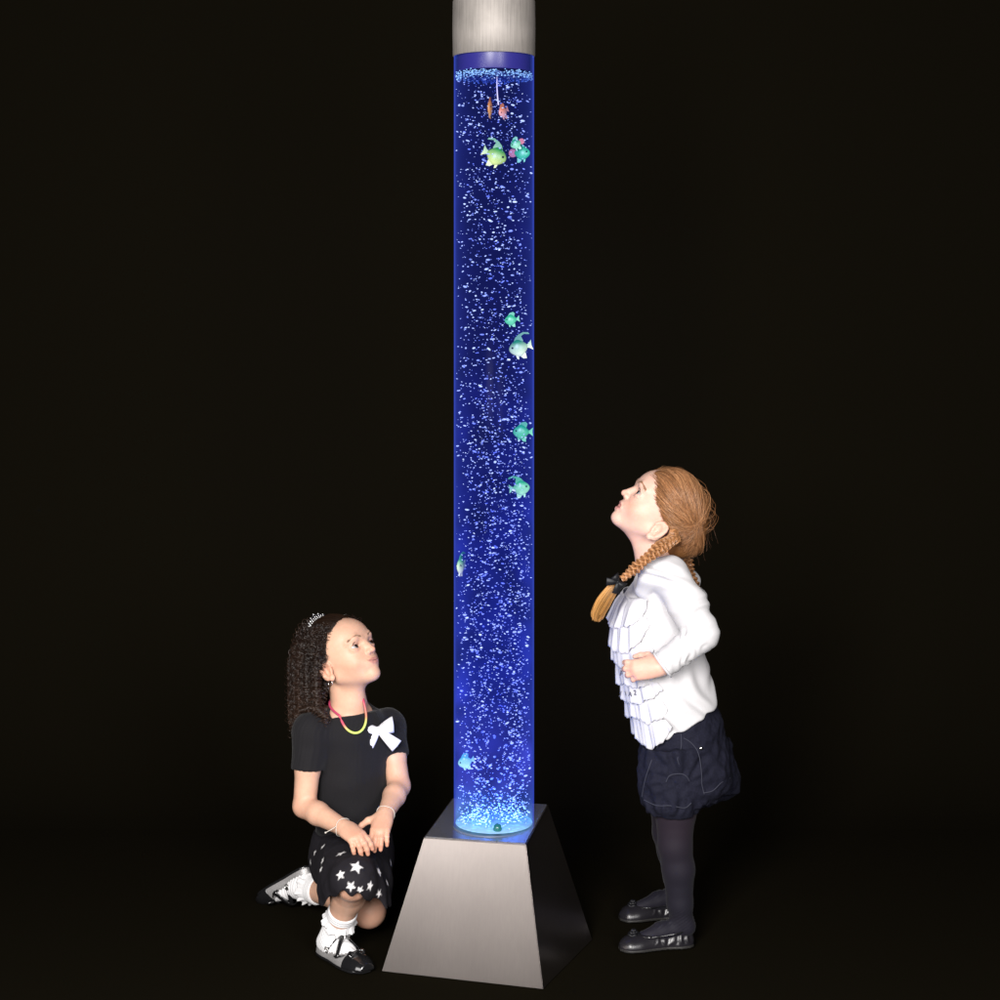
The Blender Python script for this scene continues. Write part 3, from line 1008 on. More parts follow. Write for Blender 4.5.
    lift = rng.uniform(.003, .020, n) + .008 * np.clip((p[:, 2] - .07) / .04, 0, 1) * rng.uniform(0, 1, n)
    grav = V3(.06, 0, -1.0); back = -H.dir(1, 0, 0) * V3(1, 1, 0)
    rl = H.R
    front = (p[:, 0] > -.02)
    for i in range(Mst):
        path[:, i] = cur
        a = min(1, i / 34)
        dsr = grav * (.25 + .9 * a) + back * (.40 - .36 * a) + rng.normal(0, .13, (n, 3))
        vel = vel * .88 + dsr * .12 * 1.2
        vv = vel / (np.linalg.norm(vel, axis=1)[:, None] + 1e-9)
        cur = cur + vv * step
        L = H.inv(cur) - CRAN_C
        k0 = np.sqrt((L / (CRAN_R + .005 + lift[:, None] * (.35 + .65 * a)))**2).sum(1) if False else np.sqrt(((L / (CRAN_R + .004 + lift[:, None] * min(1, .3 + i / 28)))**2).sum(1))
        m = k0 < 1
        L[m] = L[m] / k0[m][:, None]
        cur = H.pts(L + CRAN_C)
        # keep off the neck and shoulder
        for a_, b_, r_ in ((shR, chest, .050), (nk - up * .03, H.pt(-.016, 0, 0), .048)):
            ab = b_ - a_; t_ = np.clip(((cur - a_) @ ab) / ab.dot(ab), 0, 1); q_ = a_ + t_[:, None] * ab
            dd = cur - q_; ln = np.linalg.norm(dd, axis=1); m = ln < r_
            cur[m] = q_[m] + dd[m] / (ln[m][:, None] + 1e-9) * r_
    s = np.arange(Mst) * step
    nc = 210
    cid = np.argmin(((W[:, None] - W[rng.choice(n, nc, replace=False)][None])**2).sum(2), 1)
    lead = np.array([np.where(cid == q)[0][0] for q in range(nc)])
    pull = np.clip(s / .06, 0, 1)[None, :, None] * .62
    path = path * (1 - pull) + path[lead[cid]] * pull + rng.normal(0, .0016, (n, 1, 3))
    rh = (rng.uniform(.0032, .0072, nc)[cid]) * rng.uniform(.75, 1.2, n); pit = rng.uniform(.014, .024, nc)[cid] * rng.uniform(.97, 1.03, n); ph = rng.uniform(0, 6.28, nc)[cid] + rng.normal(0, .45, n); sg = rng.choice([-1, 1], nc)[cid]
    fz = rng.uniform(size=n) < .10
    rh[fz] *= 1.5; pit[fz] = rng.uniform(.008, .02, fz.sum()); ph[fz] = rng.uniform(0, 6.28, fz.sum())
    tg = np.gradient(path, axis=1); tg /= np.linalg.norm(tg, axis=2)[:, :, None] + 1e-9
    a1 = np.cross(tg, V3(.3, .8, .1)); a1 /= np.linalg.norm(a1, axis=2)[:, :, None] + 1e-9; a2 = np.cross(tg, a1)
    phi = s[None] * 2 * PI / pit[:, None] * sg[:, None] + ph[:, None]
    rr = rh[:, None] * np.clip(s / .02, 0, 1)[None]
    curl = path + a1 * (rr * np.cos(phi))[:, :, None] + a2 * (rr * np.sin(phi))[:, :, None]
    zc = at(0, 724, .03)[2] + rng.normal(0, .010, n) + rng.normal(0, .016, nc)[cid] + np.where(p[:, 0] > -.03, .03, 0)
    below = path[:, :, 2] < zc[:, None]
    rad = np.where(below, 0, .00058) * np.ones((n, Mst))
    last = np.argmax(below, axis=1); has = below.any(1)
    for i in np.where(has)[0]:
        curl[i, last[i]:] = curl[i, max(last[i] - 1, 0)]
    ear_free = front & (p[:, 1] < 0)
    Vs, Fs = tubes(curl, rad, 3)
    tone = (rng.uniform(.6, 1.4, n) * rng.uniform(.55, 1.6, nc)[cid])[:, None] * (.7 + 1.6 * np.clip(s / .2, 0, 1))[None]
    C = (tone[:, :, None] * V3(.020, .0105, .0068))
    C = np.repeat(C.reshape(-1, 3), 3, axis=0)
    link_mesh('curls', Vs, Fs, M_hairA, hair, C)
    # tiara
    arc = np.linspace(-.9, .9, 41)
    def head_arc(w, xo, lift):
        d = np.stack([np.full_like(w, xo), (w - .30) * .048, np.sqrt(np.clip(1 - ((w - .30) * .66)**2, 0, 1)) * .075], 1)
        return cran_pt(d, np.full(len(w), lift))
    Hp = lambda q: H.pts(q)
    parts = [tubes(Hp(head_arc(arc, -.002, .016)), .0016, 6)]
    stones = []
    for w in np.linspace(-.95, .95, 15):
        stones.append(uv_sphere(Hp(head_arc(np.array([w]), -.002, .0180))[0], .0015, 8, 6))
    for w, hgt in zip(np.linspace(-.78, .78, 7), (.005, .008, .011, .014, .011, .008, .005)):
        c0 = head_arc(np.array([w]), -.002, .0165)[0]; n0 = nrm(c0 - CRAN_C); tgd = nrm(np.cross(n0, (1, 0, 0)))
        lo = np.array([c0 + n0 * hgt * (.5 - .5 * math.cos(t)) + tgd * (.0085 * math.sin(t)) for t in np.linspace(0, 2 * PI, 25)])
        parts.append(tubes(Hp(lo), .0013, 5)); stones.append(uv_sphere(Hp((c0 + n0 * hgt)[None])[0], .0017, 8, 6))
        stones.append(uv_sphere(Hp((c0 + n0 * hgt * .5)[None])[0], .0014, 8, 6))
    ti = link_mesh('tiara', *merge(parts), M_silver, R)
    link_mesh('rhinestones', *merge(stones), M_gem, ti)
    ec = H.pt(-.004, -.076, -.024)
    link_mesh('earring', *tubes(np.array([ec + H.dir(.0055 * math.cos(t), 0, .0055 * math.sin(t) - .004) for t in np.linspace(0, 2 * PI, 21)]), .0007, 5), M_silver, R)


def bow_meshes(parent, f, w, material, name, tails=True, tw=1.0):
    """a ribbon bow: two loops, two tails and a knot; f x along the bow, y up, z out"""
    parts = []
    for s in (1, -1):
        n, m = 22, 7
        G = np.zeros((n, m, 3))
        for i in range(n):
            t = i / (n - 1) * 2 * PI
            for j in range(m):
                q = j / (m - 1) - .5
                ext = .5 - .5 * math.cos(t)
                wid = .16 + .36 * ext**.8
                G[i, j] = (s * w * .52 * ext, w * q * wid * tw + w * .10 * ext, w * (.13 * math.sin(t) * ext**.5 + .06 * math.cos(q * 5)))
        parts.append(sheet(f.pts(G.reshape(-1, 3)).reshape(n, m, 3), .0013))
        if tails:
            n, m = 14, 7
            G = np.zeros((n, m, 3))
            for i in range(n):
                t = i / (n - 1)
                for j in range(m):
                    q = j / (m - 1) - .5
                    wid = (.15 + .30 * t**.7) * tw
                    c = V3(s * w * (.04 + .52 * t), -w * (.04 + .58 * t), w * (.05 + .05 * math.sin(t * 4)))
                    sd = V3(.75, s * .66, 0) * (1 if s > 0 else 1)
                    G[i, j] = c + sd * w * q * wid + V3(0, 0, w * .03 * math.cos(q * 6))
            parts.append(sheet(f.pts(G.reshape(-1, 3)).reshape(n, m, 3), .0013))
    K, Fk = uv_sphere((0, 0, 0), (w * .11, w * .13, w * .10), 12, 8)
    parts.append((f.pts(K + V3(0, 0, w * .05)), Fk))
    return link_mesh(name, *merge(parts), material, parent)
# ================================================================== the standing girl
M_skinB = mat('skin_fair', vcol=True, rough=.48, spec=.35, sss=(.12, (1, .35, .22), .006), bump=(900, .05, .0006))
M_blouse = mat('white_jersey', (.60, .59, .605), rough=.85, spec=.2, sheen=.1, bump=(600, .15, .001))
M_ruffle = mat('white_ruffle_cotton', (.60, .59, .62), rough=.85, spec=.2, bump=(350, .3, .0012))
M_denim = mat('dark_navy_denim', (.0085, .0088, .019), rough=.85, spec=.2, noise=(240, .25), bump=(420, .6, .0016))
M_seam = mat('navy_topstitch', (.026, .027, .045), rough=.8, bump=(900, .5, .001))
M_tights = mat('sheer_black_tights', vcol=True, rough=.7, spec=.2, sheen=.04)
M_hairB = mat('ginger_blonde_hair', vcol=True, rough=.30, spec=.55)
M_hairBbase = mat('ginger_hair_mass', (.20, .085, .028), rough=.55, spec=.25, bump=(60, .3, .004))
M_bowB = mat('black_satin_bow', (.006, .006, .008), rough=.5, spec=.3)
M_ink = mat('black_print_ink', (.09, .09, .11), rough=.6)
M_flat = mat('soft_black_leather', (.012, .011, .014), rough=.30, spec=.5, bump=(300, .2, .001))
M_lilac = (.20, .13, .20)


def make_standing():
    R = empty('person', (.37, .08, 0))
    tag(R, 'ginger girl with plaits in white ruffled blouse and navy shorts standing, looking up', 'person')
    H = facing(at(652.5, 531, .065), -90, 45, 0, .985)
    H = facing(at(655, 521, .065), -87, 44, 0, .985)
    pel = at(684, 750, .085); nk = at(655, 563, .06)
    shL, shR = at(672, 577, -.016), at(670, 574, .150)
    elL, wrL = at(703, 634, -.060), at(660, 667, -.062)
    elR, wrR = at(692, 602, .225), at(650, 660, .200)
    hipL, knL, anL = at(676, 775, .035), at(675, 845, .030), at(681, 916, .035)
    hipR, knR, anR = at(670, 772, .135), at(669, 832, .170), at(677, 886, .215)
    v = Vol(axis(.20, .56, .0030, [(.25, .31, .0016)]), axis(-.12, .30, .0030, [(-.10, -.03, .0018)]), axis(-.005, 1.10, .0032, [(.84, 1.02, .0018), (.56, .68, .0018)]))
    mid = at(668, 680, .07)
    v.chain([pel, mid, at(664, 615, .065)], [.072, .064, .052], .02)
    v.cone(at(662, 604, .06), shL, .042, .028, .02); v.cone(at(662, 604, .06), shR, .042, .028, .02)
    v.cone(at(662, 612, .062), nk, .046, .036, .02)
    v.cone(nk + V3(0, 0, -.01), H.pt(-.014, 0, -.012), .0345, .0365, .018)
    v.cone(nk + V3(-.012, 0, 0), H.pt(.020, 0, -.042), .022, .020, .020)
    head(v, H, mouth_open=True, ear=(.002, -.020), lip=.74, lipx=.0028)
    v.chain([shL, (shL + elL) / 2, elL], [.029, .0275, .0245], .01)
    v.chain([elL, elL * .65 + wrL * .35, wrL], [.0245, .0245, .0180], .01)
    v.chain([shR, (shR + elR) / 2, elR], [.030, .0275, .0245], .01)
    v.chain([elR, elR * .65 + wrR * .35, wrR], [.0245, .0245, .0180], .01)
    hL = frame_x(wrL, at(629, 671, -.058) - wrL, V3(.10, -1, .28))
    hL.R[:, 1] *= 1
    # thumb side up: y must point up
    Y = nrm(np.cross(hL.R[:, 2], hL.R[:, 0]))
    if Y[2] < 0: Y = -Y
    hL.R[:, 1] = Y
    tips = hand(v, hL, [(.30, .85, .5), (.36, .95, .6), (.42, .95, .6), (.50, .95, .6)], splay=(.20, .05, -.12, -.28), thumb=((.45, .55, -.45), (.85, .15, -.5)), size=.92)
    hR = frame_x(wrR, V3(-1, -.3, -.1), V3(0, 1, .2), mirror=True)
    tips += hand(v, hR, [(.5, .8, .5)] * 4, size=.9)
    for hp, kn, an, sx in ((hipL, knL, anL, 1), (hipR, knR, anR, -1)):
        v.chain([hp, (hp + kn) / 2, kn], [.050, .040, .0315], .010)
        v.chain([kn, kn * .66 + an * .34 + V3(.003, 0, 0), an * .82 + kn * .18, an], [.0315, .0295, .0225, .0195], .008)
    V, F = v.mesh(1)
    V = round_cheeks(V, F, H, .0060)
    base = (.70, .44, .345)
    C = paint_skin(V, H, base, (.60, .27, .245), .60, tips, open_mouth=True, nail=M_lilac, spots=[(hL.pt(.06, 0, 0), .02, .5), (hL.pt(.03, 0, .01), .03, .45), (H.pt(.02, -.0, -.07), .03, .25)])
    body = link_mesh('body', V, F, M_skinB, R, C)
    for s in (1, -1):
        q = eye_mesh(H, s, (.030, .030, .028), (0, .10))
        link_mesh('eye', q[0], q[1], M_eye, body, q[2])
        link_mesh('eyebrow', *brow_strands(H, s, 220, .00028, V), mat('ginger_brow', (.30, .15, .08), rough=.7), body)
        link_mesh('eyelashes', *lash_strands(H, s), M_seam, body)

    # ---------------- tights
    tv = Vol(axis(.28, .50, .0026), axis(-.06, .32, .003), axis(-.005, .44, .0030))
    for hp, kn, an in ((hipL, knL, anL), (hipR, knR, anR)):
        tv.chain([hp, (hp + kn) / 2, kn], [.0545, .0445, .0365], .010)
        tv.chain([kn, kn * .66 + an * .34 + V3(.003, 0, 0), an * .82 + kn * .18, an], [.0365, .0350, .0275, .0245], .010)
        tv.chain([an + V3(.010, 0, -.022), an + V3(-.042, -.004, -.032), an + V3(-.085, -.008, -.044)], [.0225, .0195, .013], .012)
    tv.half((0, 0, .008), (0, 0, -1))
    V, F = tv.mesh(1)
    N = normals(V, F)
    for an in (anL, anR):
        rel = V - an
        w = np.exp(-(rel[:, 2] / .022)**2) * (np.linalg.norm(rel, axis=1) < .06)
        V = V + N * (.0011 * np.sin((rel[:, 2] - rel[:, 0] * .7) * 820) * w)[:, None]
    tc = np.tile(V3(.0095, .0085, .0150), (len(V), 1))
    z = V[:, 2]
    mid_leg = np.exp(-((z - .30) / .10)**2)[:, None]  # lighter, redder tone around the middle of the leg
    tc = tc * (1 - .45 * mid_leg) + V3(.026, .014, .022) * .45 * mid_leg
    link_mesh('tights', V, F, M_tights, R, tc)

    # ---------------- blouse
    b = Vol(axis(.19, .56, .0026), axis(-.13, .30, .0028), axis(.40, .92, .0026))
    o = at(672, 742, .075); B = Frame(V3(0, o[1], 0), (1, 0, 0), (0, 1, 0), (0, 0, 1))
    rows = [(752, 644, 716), (735, 640, 719), (712, 633, 718), (690, 627, 715), (668, 621, 709), (645, 616, 703), (622, 615, 697), (602, 620, 687), (586, 629, 681), (571, 640, 677), (559, 649, 674)]
    hs, cx, aa, bb = [], [], [], []
    for (py, l, r), bd in zip(rows, (.102, .100, .096, .092, .088, .086, .086, .084, .070, .052, .044)):
        p, q = at(l, py, .075), at(r, py, .075)
        hs.append(p[2]); cx.append((p[0] + q[0]) / 2); aa.append((q[0] - p[0]) / 2); bb.append(bd)
    b.loft(B, hs, cx, [0] * len(hs), aa, bb)
    for sh, el, wr in ((shL, elL, wrL), (shR, elR, wrR)):
        b.cone(at(663, 600, .065), sh, .048, .037, .025)
        if sh is shL:
            b.chain([at(669, 573, -.018), at(651, 572, -.012), at(644, 590, .004)], [.032, .028, .016], .016)
        b.chain([sh, (sh + el) / 2, el], [.0375, .0410, .0345], .014)
        b.cone_cut(el, wr + (wr - el) * -.06, .0350, .0285, .010)
    # hem slants down to the front
    hA, hB = at(640, 741, .075), at(720, 700, .075)
    n = nrm(np.cross(hB - hA, (0, 1, 0)));  n = n if n[2] < 0 else -n
    b.half(hA, n, .004)
    # neck opening
    nf = Frame(nk + V3(-.006, 0, .006), (1, 0, 0), (0, 1, 0), nrm(V3(-.35, 0, 1)))
    b.op(lambda x, y, z: np.maximum(np.sqrt(x * x + y * y) - .040, -z - .006).astype(np.float32), nf.o - .1, nf.o + .1, .004, 'sub', nf)
    V, F = b.mesh(1)
    N = normals(V, F)
    # creases: bunched along the forearm, raking across the body and from the armpit
    dL = nrm(wrL - elL); tL = ((V - elL) @ dL) / np.linalg.norm(wrL - elL)
    distf = np.linalg.norm((V - elL) - ((V - elL) @ dL)[:, None] * dL, axis=1)
    wf = np.clip((.055 - distf) / .015, 0, 1) * np.clip(tL / .1, 0, 1) * np.clip((1.1 - tL) / .2, 0, 1)
    disp = wf * .0022 * np.sin(tL * 34 + 7 * vnoise(V, 30, 3) + V[:, 2] * 60) * (.5 + .7 * vnoise(V, 40, 13))
    dU = nrm(elL - shL); tU = ((V - shL) @ dU) / np.linalg.norm(elL - shL)
    distu = np.linalg.norm((V - shL) - ((V - shL) @ dU)[:, None] * dU, axis=1)
    wu = np.clip((.055 - distu) / .015, 0, 1) * np.clip((tU - .35) / .3, 0, 1) * np.clip((1.15 - tU) / .2, 0, 1)
    disp += wu * .0022 * np.sin(tU * 30 + 4 * vnoise(V, 24, 6))
    disp += (1 - np.maximum(wf, wu)) * (.0042 * np.sin((V[:, 0] * .75 + V[:, 2] * 1.0) * 105 + 5 * vnoise(V, 13, 9)) * np.clip(.5 + vnoise(V, 15, 5), 0, 1) + .0025 * vnoise(V, 20, 1))
    V = V + N * disp[:, None]
    bl = link_mesh('blouse', V, F, M_blouse, R)
    rim = []
    w0 = wrL + (wrL - elL) * -.06; b1 = nrm(np.cross(dL, (.1, .2, 1))); b2 = np.cross(dL, b1)
    cufr = np.array([w0 + (b1 * math.cos(t) + b2 * math.sin(t)) * .0295 for t in np.linspace(0, 2 * PI, 41)])
    link_mesh('cuff', *tubes(cufr, .0030, 8), M_blouse, bl)

    # tiers of ruffles down the front: rows of (top y, drop, how far it stands off)
    tiers = [(592, 30, 612, 652), (612, 34, 611, 648), (634, 30, 610, 646), (656, 26, 609, 640), (674, 24, 614, 640), (690, 26, 620, 650), (708, 30, 629, 652)]
    for ti, (py, drop, fx, bx) in enumerate(tiers):
        n, m = 150, 12
        G = np.zeros((n, m, 3))
        top = at(fx, py, .075)[2]; H_ = drop * .00217
        fold = rng.uniform(0, 6, 4)
        for j in range(m):
            w = j / (m - 1); z = top - H_ * w; z0_ = z
            a = np.interp(z, hs, aa); bd = np.interp(z, hs, bb); c = np.interp(z, hs, cx)
            for i in range(n):
                u = i / (n - 1)
                th = PI + (u - .5) * 2 * 1.28                     # round the front, from the near side to the far side
                e = min(u, 1 - u) * 2; z = top - H_ * w * (.30 + .70 * min(1, e * 3.0)**.7)
                ph_ = u * 42 + 1.6 * math.sin(u * 9 + fold[1]) + fold[0]
                st = .003 + (.003 + .0085 * w) * min(1, e * 3.5 + .12) + w * (.0042 * math.sin(ph_) + .0018 * math.sin(ph_ * 2.3 + fold[2]))
                zz = z + w * (.0028 * math.sin(ph_ + .8) + .0012 * math.sin(u * 170) + .0042 * math.sin(u * 13 + fold[3])) + .004 * math.sin(u * 7 + fold[2])
                G[i, j] = (c + (a + st) * math.cos(th), .075 + (bd + st) * math.sin(th), zz)
        rf = link_mesh('ruffle', *sheet(G, .0011), M_ruffle, R)
        if ti in (3, 4):
            # the printed letters that show on these two tiers
            for ch, px_, py_, sz, rot in ([('A', 617.5, 673, .016, .25)] if ti == 3 else [('J', 617, 692, .014, -.2), ('\\', 621.5, 693, .013, .1), ('A', 626.5, 692.5, .014, .0), ('2', 631.5, 692, .015, .15)]):
                print_letter(R, rf, ch, px_, py_, sz, rot)

    # ---------------- shorts
    s = Vol(axis(.26, .56, .0026), axis(-.10, .30, .0030), axis(.26, .62, .0028))
    rows = [(700, 652, 716), (722, 642, 724), (745, 640, 728), (765, 640, 732), (785, 641, 733), (800, 641, 720)]
    SB = Frame(V3(0, .085, 0), (1, 0, 0), (0, 1, 0), (0, 0, 1))
    hs2, cx2, aa2, bb2 = [], [], [], []
    for (py, l, r), bd in zip(reversed(rows), (.10, .108, .108, .102, .094, .082)):
        p, q = at(l, py, .06), at(r, py, .06)
        hs2.append(p[2]); cx2.append((p[0] + q[0]) / 2); aa2.append((q[0] - p[0]) / 2); bb2.append(bd)
    s.loft(SB, hs2, cx2, [0] * 6, aa2, bb2, .01)
    # near puffed leg, far leg
    legs = []
    for (rows_, yy, bd) in ([((745, 641, 703), (765, 638, 706), (785, 638, 705), (803, 641, 702), (813, 648, 698)), .030, .066], [((740, 690, 730), (760, 690, 735), (778, 692, 738), (790, 698, 738)), .140, .066]):
        hs3, cx3, aa3 = [], [], []
        for py, l, r in reversed(rows_):
            p, q = at(l, py, yy), at(r, py, yy); hs3.append(p[2]); cx3.append((p[0] + q[0]) / 2); aa3.append((q[0] - p[0]) / 2)
        fr = Frame(V3(0, yy, 0), (1, 0, 0), (0, 1, 0), (0, 0, 1))
        s.loft(fr, hs3, cx3, [0] * len(hs3), aa3, [bd * q for q in np.interp(np.linspace(0, 1, len(hs3)), [0, .3, 1], [.82, 1, .95])], .008,
               fold=lambda th, z: 1 + .018 * np.sin(th * 11 + z * 40) + .012 * np.sin(th * 17 + 2))
        legs.append((fr, hs3, cx3, aa3, bd))
    s.cone(at(690, 790, .14), at(722, 786, .14), .045, .030, .02)
    V, F = s.mesh(1)
    N = normals(V, F); P = to_px(V)
    # gathers fanning from the middle of the near leg, crumples
    c0 = np.array([680, 785]); dd = P - c0; ang = np.arctan2(dd[:, 1], dd[:, 0]); rr = np.hypot(*dd.T)
    front = N[:, 1] < .3
    up_ = np.clip(-dd[:, 1] / 12, -1, 1)
    fan = .0024 * np.sin(ang * 13 + .12 * rr + 1.5 * vnoise(V, 40, 31)) * np.exp(-((rr - 26) / 14)**2) * front * (.55 + .45 * up_)
    fan += .0022 * np.sin(dd[:, 0] * .75 + 2 * vnoise(V, 30, 33)) * np.exp(-((dd[:, 1] - 24) / 6)**2) * front
    V = V + N * (fan + .0042 * vnoise(V, 42, 21) * front + .0020 * vnoise(V, 85, 25) * front + .0035 * vnoise(V, 19, 22))[:, None]
    sh = link_mesh('shorts', V, F, M_denim, R)
    SV = V

    def onp(px, py, lift=.002):
        q = to_px(SV); k = np.argmin(((q - (px, py))**2).sum(1) + np.clip(SV[:, 1] - SV[:, 1].min(), 0, .16) * 60)
        nr = np.where(((q - (px, py))**2).sum(1) < 9)[0]
        if len(nr): k = nr[np.argmin(SV[nr, 1])]
        return SV[k] + V3(0, -lift, 0)
    seams = [[(665, 733), (655, 745), (648, 762), (642, 780), (639, 797)], [(684, 735), (694, 742), (701, 753), (704, 770), (704, 785), (706, 796)], [(679, 732), (679, 745), (679, 756), (679, 767)],
             [(666, 779), (672, 774), (680, 776), (688, 779), (692, 782)], [(641, 800), (655, 804), (668, 807), (682, 808), (694, 804)], [(706, 793), (715, 789), (724, 784), (733, 778)]]
    parts = []
    for q in seams:
        pts = spline([onp(*p, .0006) for p in q], 60)
        for it in range(6): pts[1:-1] = (pts[:-2] + pts[2:] + pts[1:-1] * 2) / 4
        parts.append(tubes(pts, .0012, 6))
    link_mesh('seam', *merge(parts), M_seam, sh)
    pB = onp(703, 746, .003)
    link_mesh('button', *uv_sphere(pB, (.0042, .0025, .0042), 14, 10), M_silver, sh)

    # ---------------- ballet flats
    for an, toe, heel in ((anL, at(619, 941, .010), at(692, 937, .040)), (anR, at(619, 905, .200), at(688, 903, .225))):
        toe[2] = heel[2] = .004
        f = frame_x(heel, toe - heel, V3(0, 0, 1))
        Lf = np.linalg.norm(toe - heel)
        (V, F), (V2, F2) = shoe_meshes(f, Lf, h=.034)
        N = normals(V, F); q = f.inv(V)
        V = V + N * (.0011 * np.sin(q[:, 0] * 380 + q[:, 2] * 90 + 2 * vnoise(q, 60, 2)) * np.clip((.095 - q[:, 0]) / .03, 0, 1) * np.clip((q[:, 2] - .008) / .006, 0, 1))[:, None]
        so = link_mesh('shoe', V, F, M_flat, R)
        link_mesh('sole', V2, F2, mat('dark_rubber', (.02, .019, .018), rough=.5), so)
        ro = []
        for k_, (r_, zz) in enumerate(((.0105, .0300), (.0068, .0345), (.0035, .0385))):
            ring = np.array([f.pt(Lf * .80 + r_ * math.cos(t) * (1 + .12 * math.sin(5 * t)), r_ * .9 * math.sin(t), zz + .0012 * math.sin(t * 5 + k_)) for t in np.linspace(0, 2 * PI, 31)])
            ro.append(tubes(ring, .0030, 7))
        ro.append(uv_sphere(f.pt(Lf * .80, 0, .038), .0030, 10, 8))
        link_mesh('rosette', *merge(ro), M_bowB, so)
        piping = spline([f.pt(.004, 0, .038), f.pt(.03, -.0235, .036), f.pt(.07, -.025, .031), f.pt(.105, -.021, .0285), f.pt(.119, 0, .029), f.pt(.105, .021, .0285), f.pt(.07, .024, .031), f.pt(.03, .0235, .036), f.pt(.004, 0, .038)], 60)
        link_mesh('piping', *tubes(piping, .0014, 6), M_patent, so)

    # ---------------- hair: combed back from the brow to two plaits
    def hairline(z): return np.interp(z, [-.08, -.05, -.02, .0, .012, .03, .05, .075, .095, .13], [-.085, -.075, -.060, -.040, -.006, .036, .060, .088, .090, .090])
    hb = Vol(axis(-.16, .10, .003), axis(-.11, .11, .003), axis(-.10, .15, .003))
    def hbase(x, y, z):
        k0 = np.sqrt(((x - CRAN_C[0]) / CRAN_R[0])**2 + (y / CRAN_R[1])**2 + ((z - CRAN_C[2]) / CRAN_R[2])**2)
        d = (k0 - 1) * .072
        g = hairline(z) - x + .004 * np.sin(y * 310 + z * 190) * np.sin(z * 260)
        return (d - (-.005 + .014 * np.clip((g - .006) / .035, 0, 1))).astype(np.float32)
    hb.op(hbase, (-.16, -.11, -.10), (.10, .11, .15))
    hb.ell((-.070, 0, .012), (.042, .062, .050), .03)          # loose fullness at the back
    # keep the nape clear of the blouse
    Vh, Fh = hb.mesh(2)
    hair = link_mesh('hair', H.pts(Vh), Fh, M_hairBbase, R)
    HT = Vh
    n = 7500
    y0 = rng.uniform(-1, 1, n); sg = np.sign(y0)
    z0 = rng.uniform(-.01, .118, n); th0 = rng.uniform(0, 1, n)
    # roots: along the hairline and spread behind it
    x0 = np.minimum(hairline(z0), .084) + rng.normal(0, .005, n) - np.abs(rng.exponential(.022, n))
    yy = np.sqrt(np.clip(1 - (x0 / CRAN_R[0])**2 - ((z0 - CRAN_C[2]) / CRAN_R[2])**2, .0, 1)) * CRAN_R[1]
    yy = np.where(z0 > .085, yy * rng.uniform(0, 1, n), yy)
    d0 = np.stack([x0, sg * yy, z0 - CRAN_C[2]], 1); d0 /= np.linalg.norm(d0, axis=1)[:, None]
    gy = .046
    d1 = np.stack([np.full(n, -.036) + rng.normal(0, .006, n), sg * gy + rng.normal(0, .004, n), .002 + rng.normal(0, .006, n)], 1); d1 /= np.linalg.norm(d1, axis=1)[:, None]
    M_ = 22; t = np.linspace(0, 1, M_); tt = t**1.0
    om = np.arccos(np.clip((d0 * d1).sum(1), -1, 1))[:, None]
    D = (np.sin((1 - tt)[None] * om)[:, :, None] * d0[:, None] + np.sin(tt[None] * om)[:, :, None] * d1[:, None]) / (np.sin(om)[:, :, None] + 1e-6)
    off = .003 + (.010 + rng.gamma(2, .0014, n))[:, None] * np.clip(t * 3, 0, 1)[None] + (.012 * np.sin(PI * t) * 1)[None] * np.clip(-(d0[:, 0] + D[:, :, 0].min(1)), 0, 1)[:, None]
    # fullness at the back
    Pc = cran_pt(D, off)
    Pc[:, :, 2] += .009 * np.exp(-(((Pc - V3(.035, 0, .12)) / V3(.04, .06, .03))**2).sum(2)) 
    bulge = np.exp(-(((Pc - V3(-.078, 0, .015)) / V3(.05, .06, .05))**2).sum(2))
    Pc[:, :, 0] -= .022 * bulge
    Pc += rng.normal(0, .0006, (n, 1, 3)) * (t[None, :, None])
    Vs, Fs = tubes(H.pts(Pc.reshape(-1, 3)).reshape(n, M_, 3), .00032, 3)
    tone = np.clip(rng.normal(1, .35, n), .35, 2)
    cc = np.repeat((tone[:, None] * (V3(.28, .118, .046) + rng.uniform(0, 1, n)[:, None]**2 * V3(.28, .18, .10)))[:, None], M_ * 3, 1).reshape(-1, 3)
    link_mesh('combed_strands', Vs, Fs, M_hairB, hair, cc)
    # the loose roll below, turning in to each plait
    n = 1500; M_ = 20; t = np.linspace(0, 1, M_)[None, :, None]
    sg = rng.choice([-1, 1], n)
    a0 = np.stack([rng.normal(-.080, .006, n), sg * np.abs(rng.normal(.022, .020, n)), rng.uniform(-.015, .045, n)], 1)
    a0 = cran_pt(a0 - V3(0, 0, .045) * V3(0, 0, 1) + V3(0, 0, 0), np.full(n, .012))
    g0 = np.stack([-.046 + rng.normal(0, .005, n), sg * .062 + rng.normal(0, .004, n), .046 + rng.normal(0, .005, n)], 1)
    first = np.where((rng.uniform(size=n) < .35)[:, None], g0, a0)
    endp = np.stack([-.040 + rng.normal(0, .005, n), sg * .056 + rng.normal(0, .005, n), .000 + rng.normal(0, .005, n)], 1)
    midp = (first + endp) / 2 + np.stack([-.016 - np.abs(rng.normal(0, .008, n)), sg * .006 + rng.normal(0, .004, n), -.004 + rng.normal(0, .006, n)], 1)
    Pc = first[:, None] * (1 - t)**2 + midp[:, None] * 2 * t * (1 - t) + endp[:, None] * t**2
    Vs, Fs = tubes(H.pts(Pc.reshape(-1, 3)).reshape(n, M_, 3), .00032, 3)
    tone = np.clip(rng.normal(.85, .35, n), .3, 1.8)
    link_mesh('rolled_strands', Vs, Fs, M_hairB, hair, np.repeat((tone[:, None] * V3(.28, .115, .036))[:, None], M_ * 3, 1).reshape(-1, 3))
    # stray hairs
    n = 110; M_ = 18
    dr = rng.normal(size=(n, 3)) + V3(-1.1, 0, -.25); dr /= np.linalg.norm(dr, axis=1)[:, None]
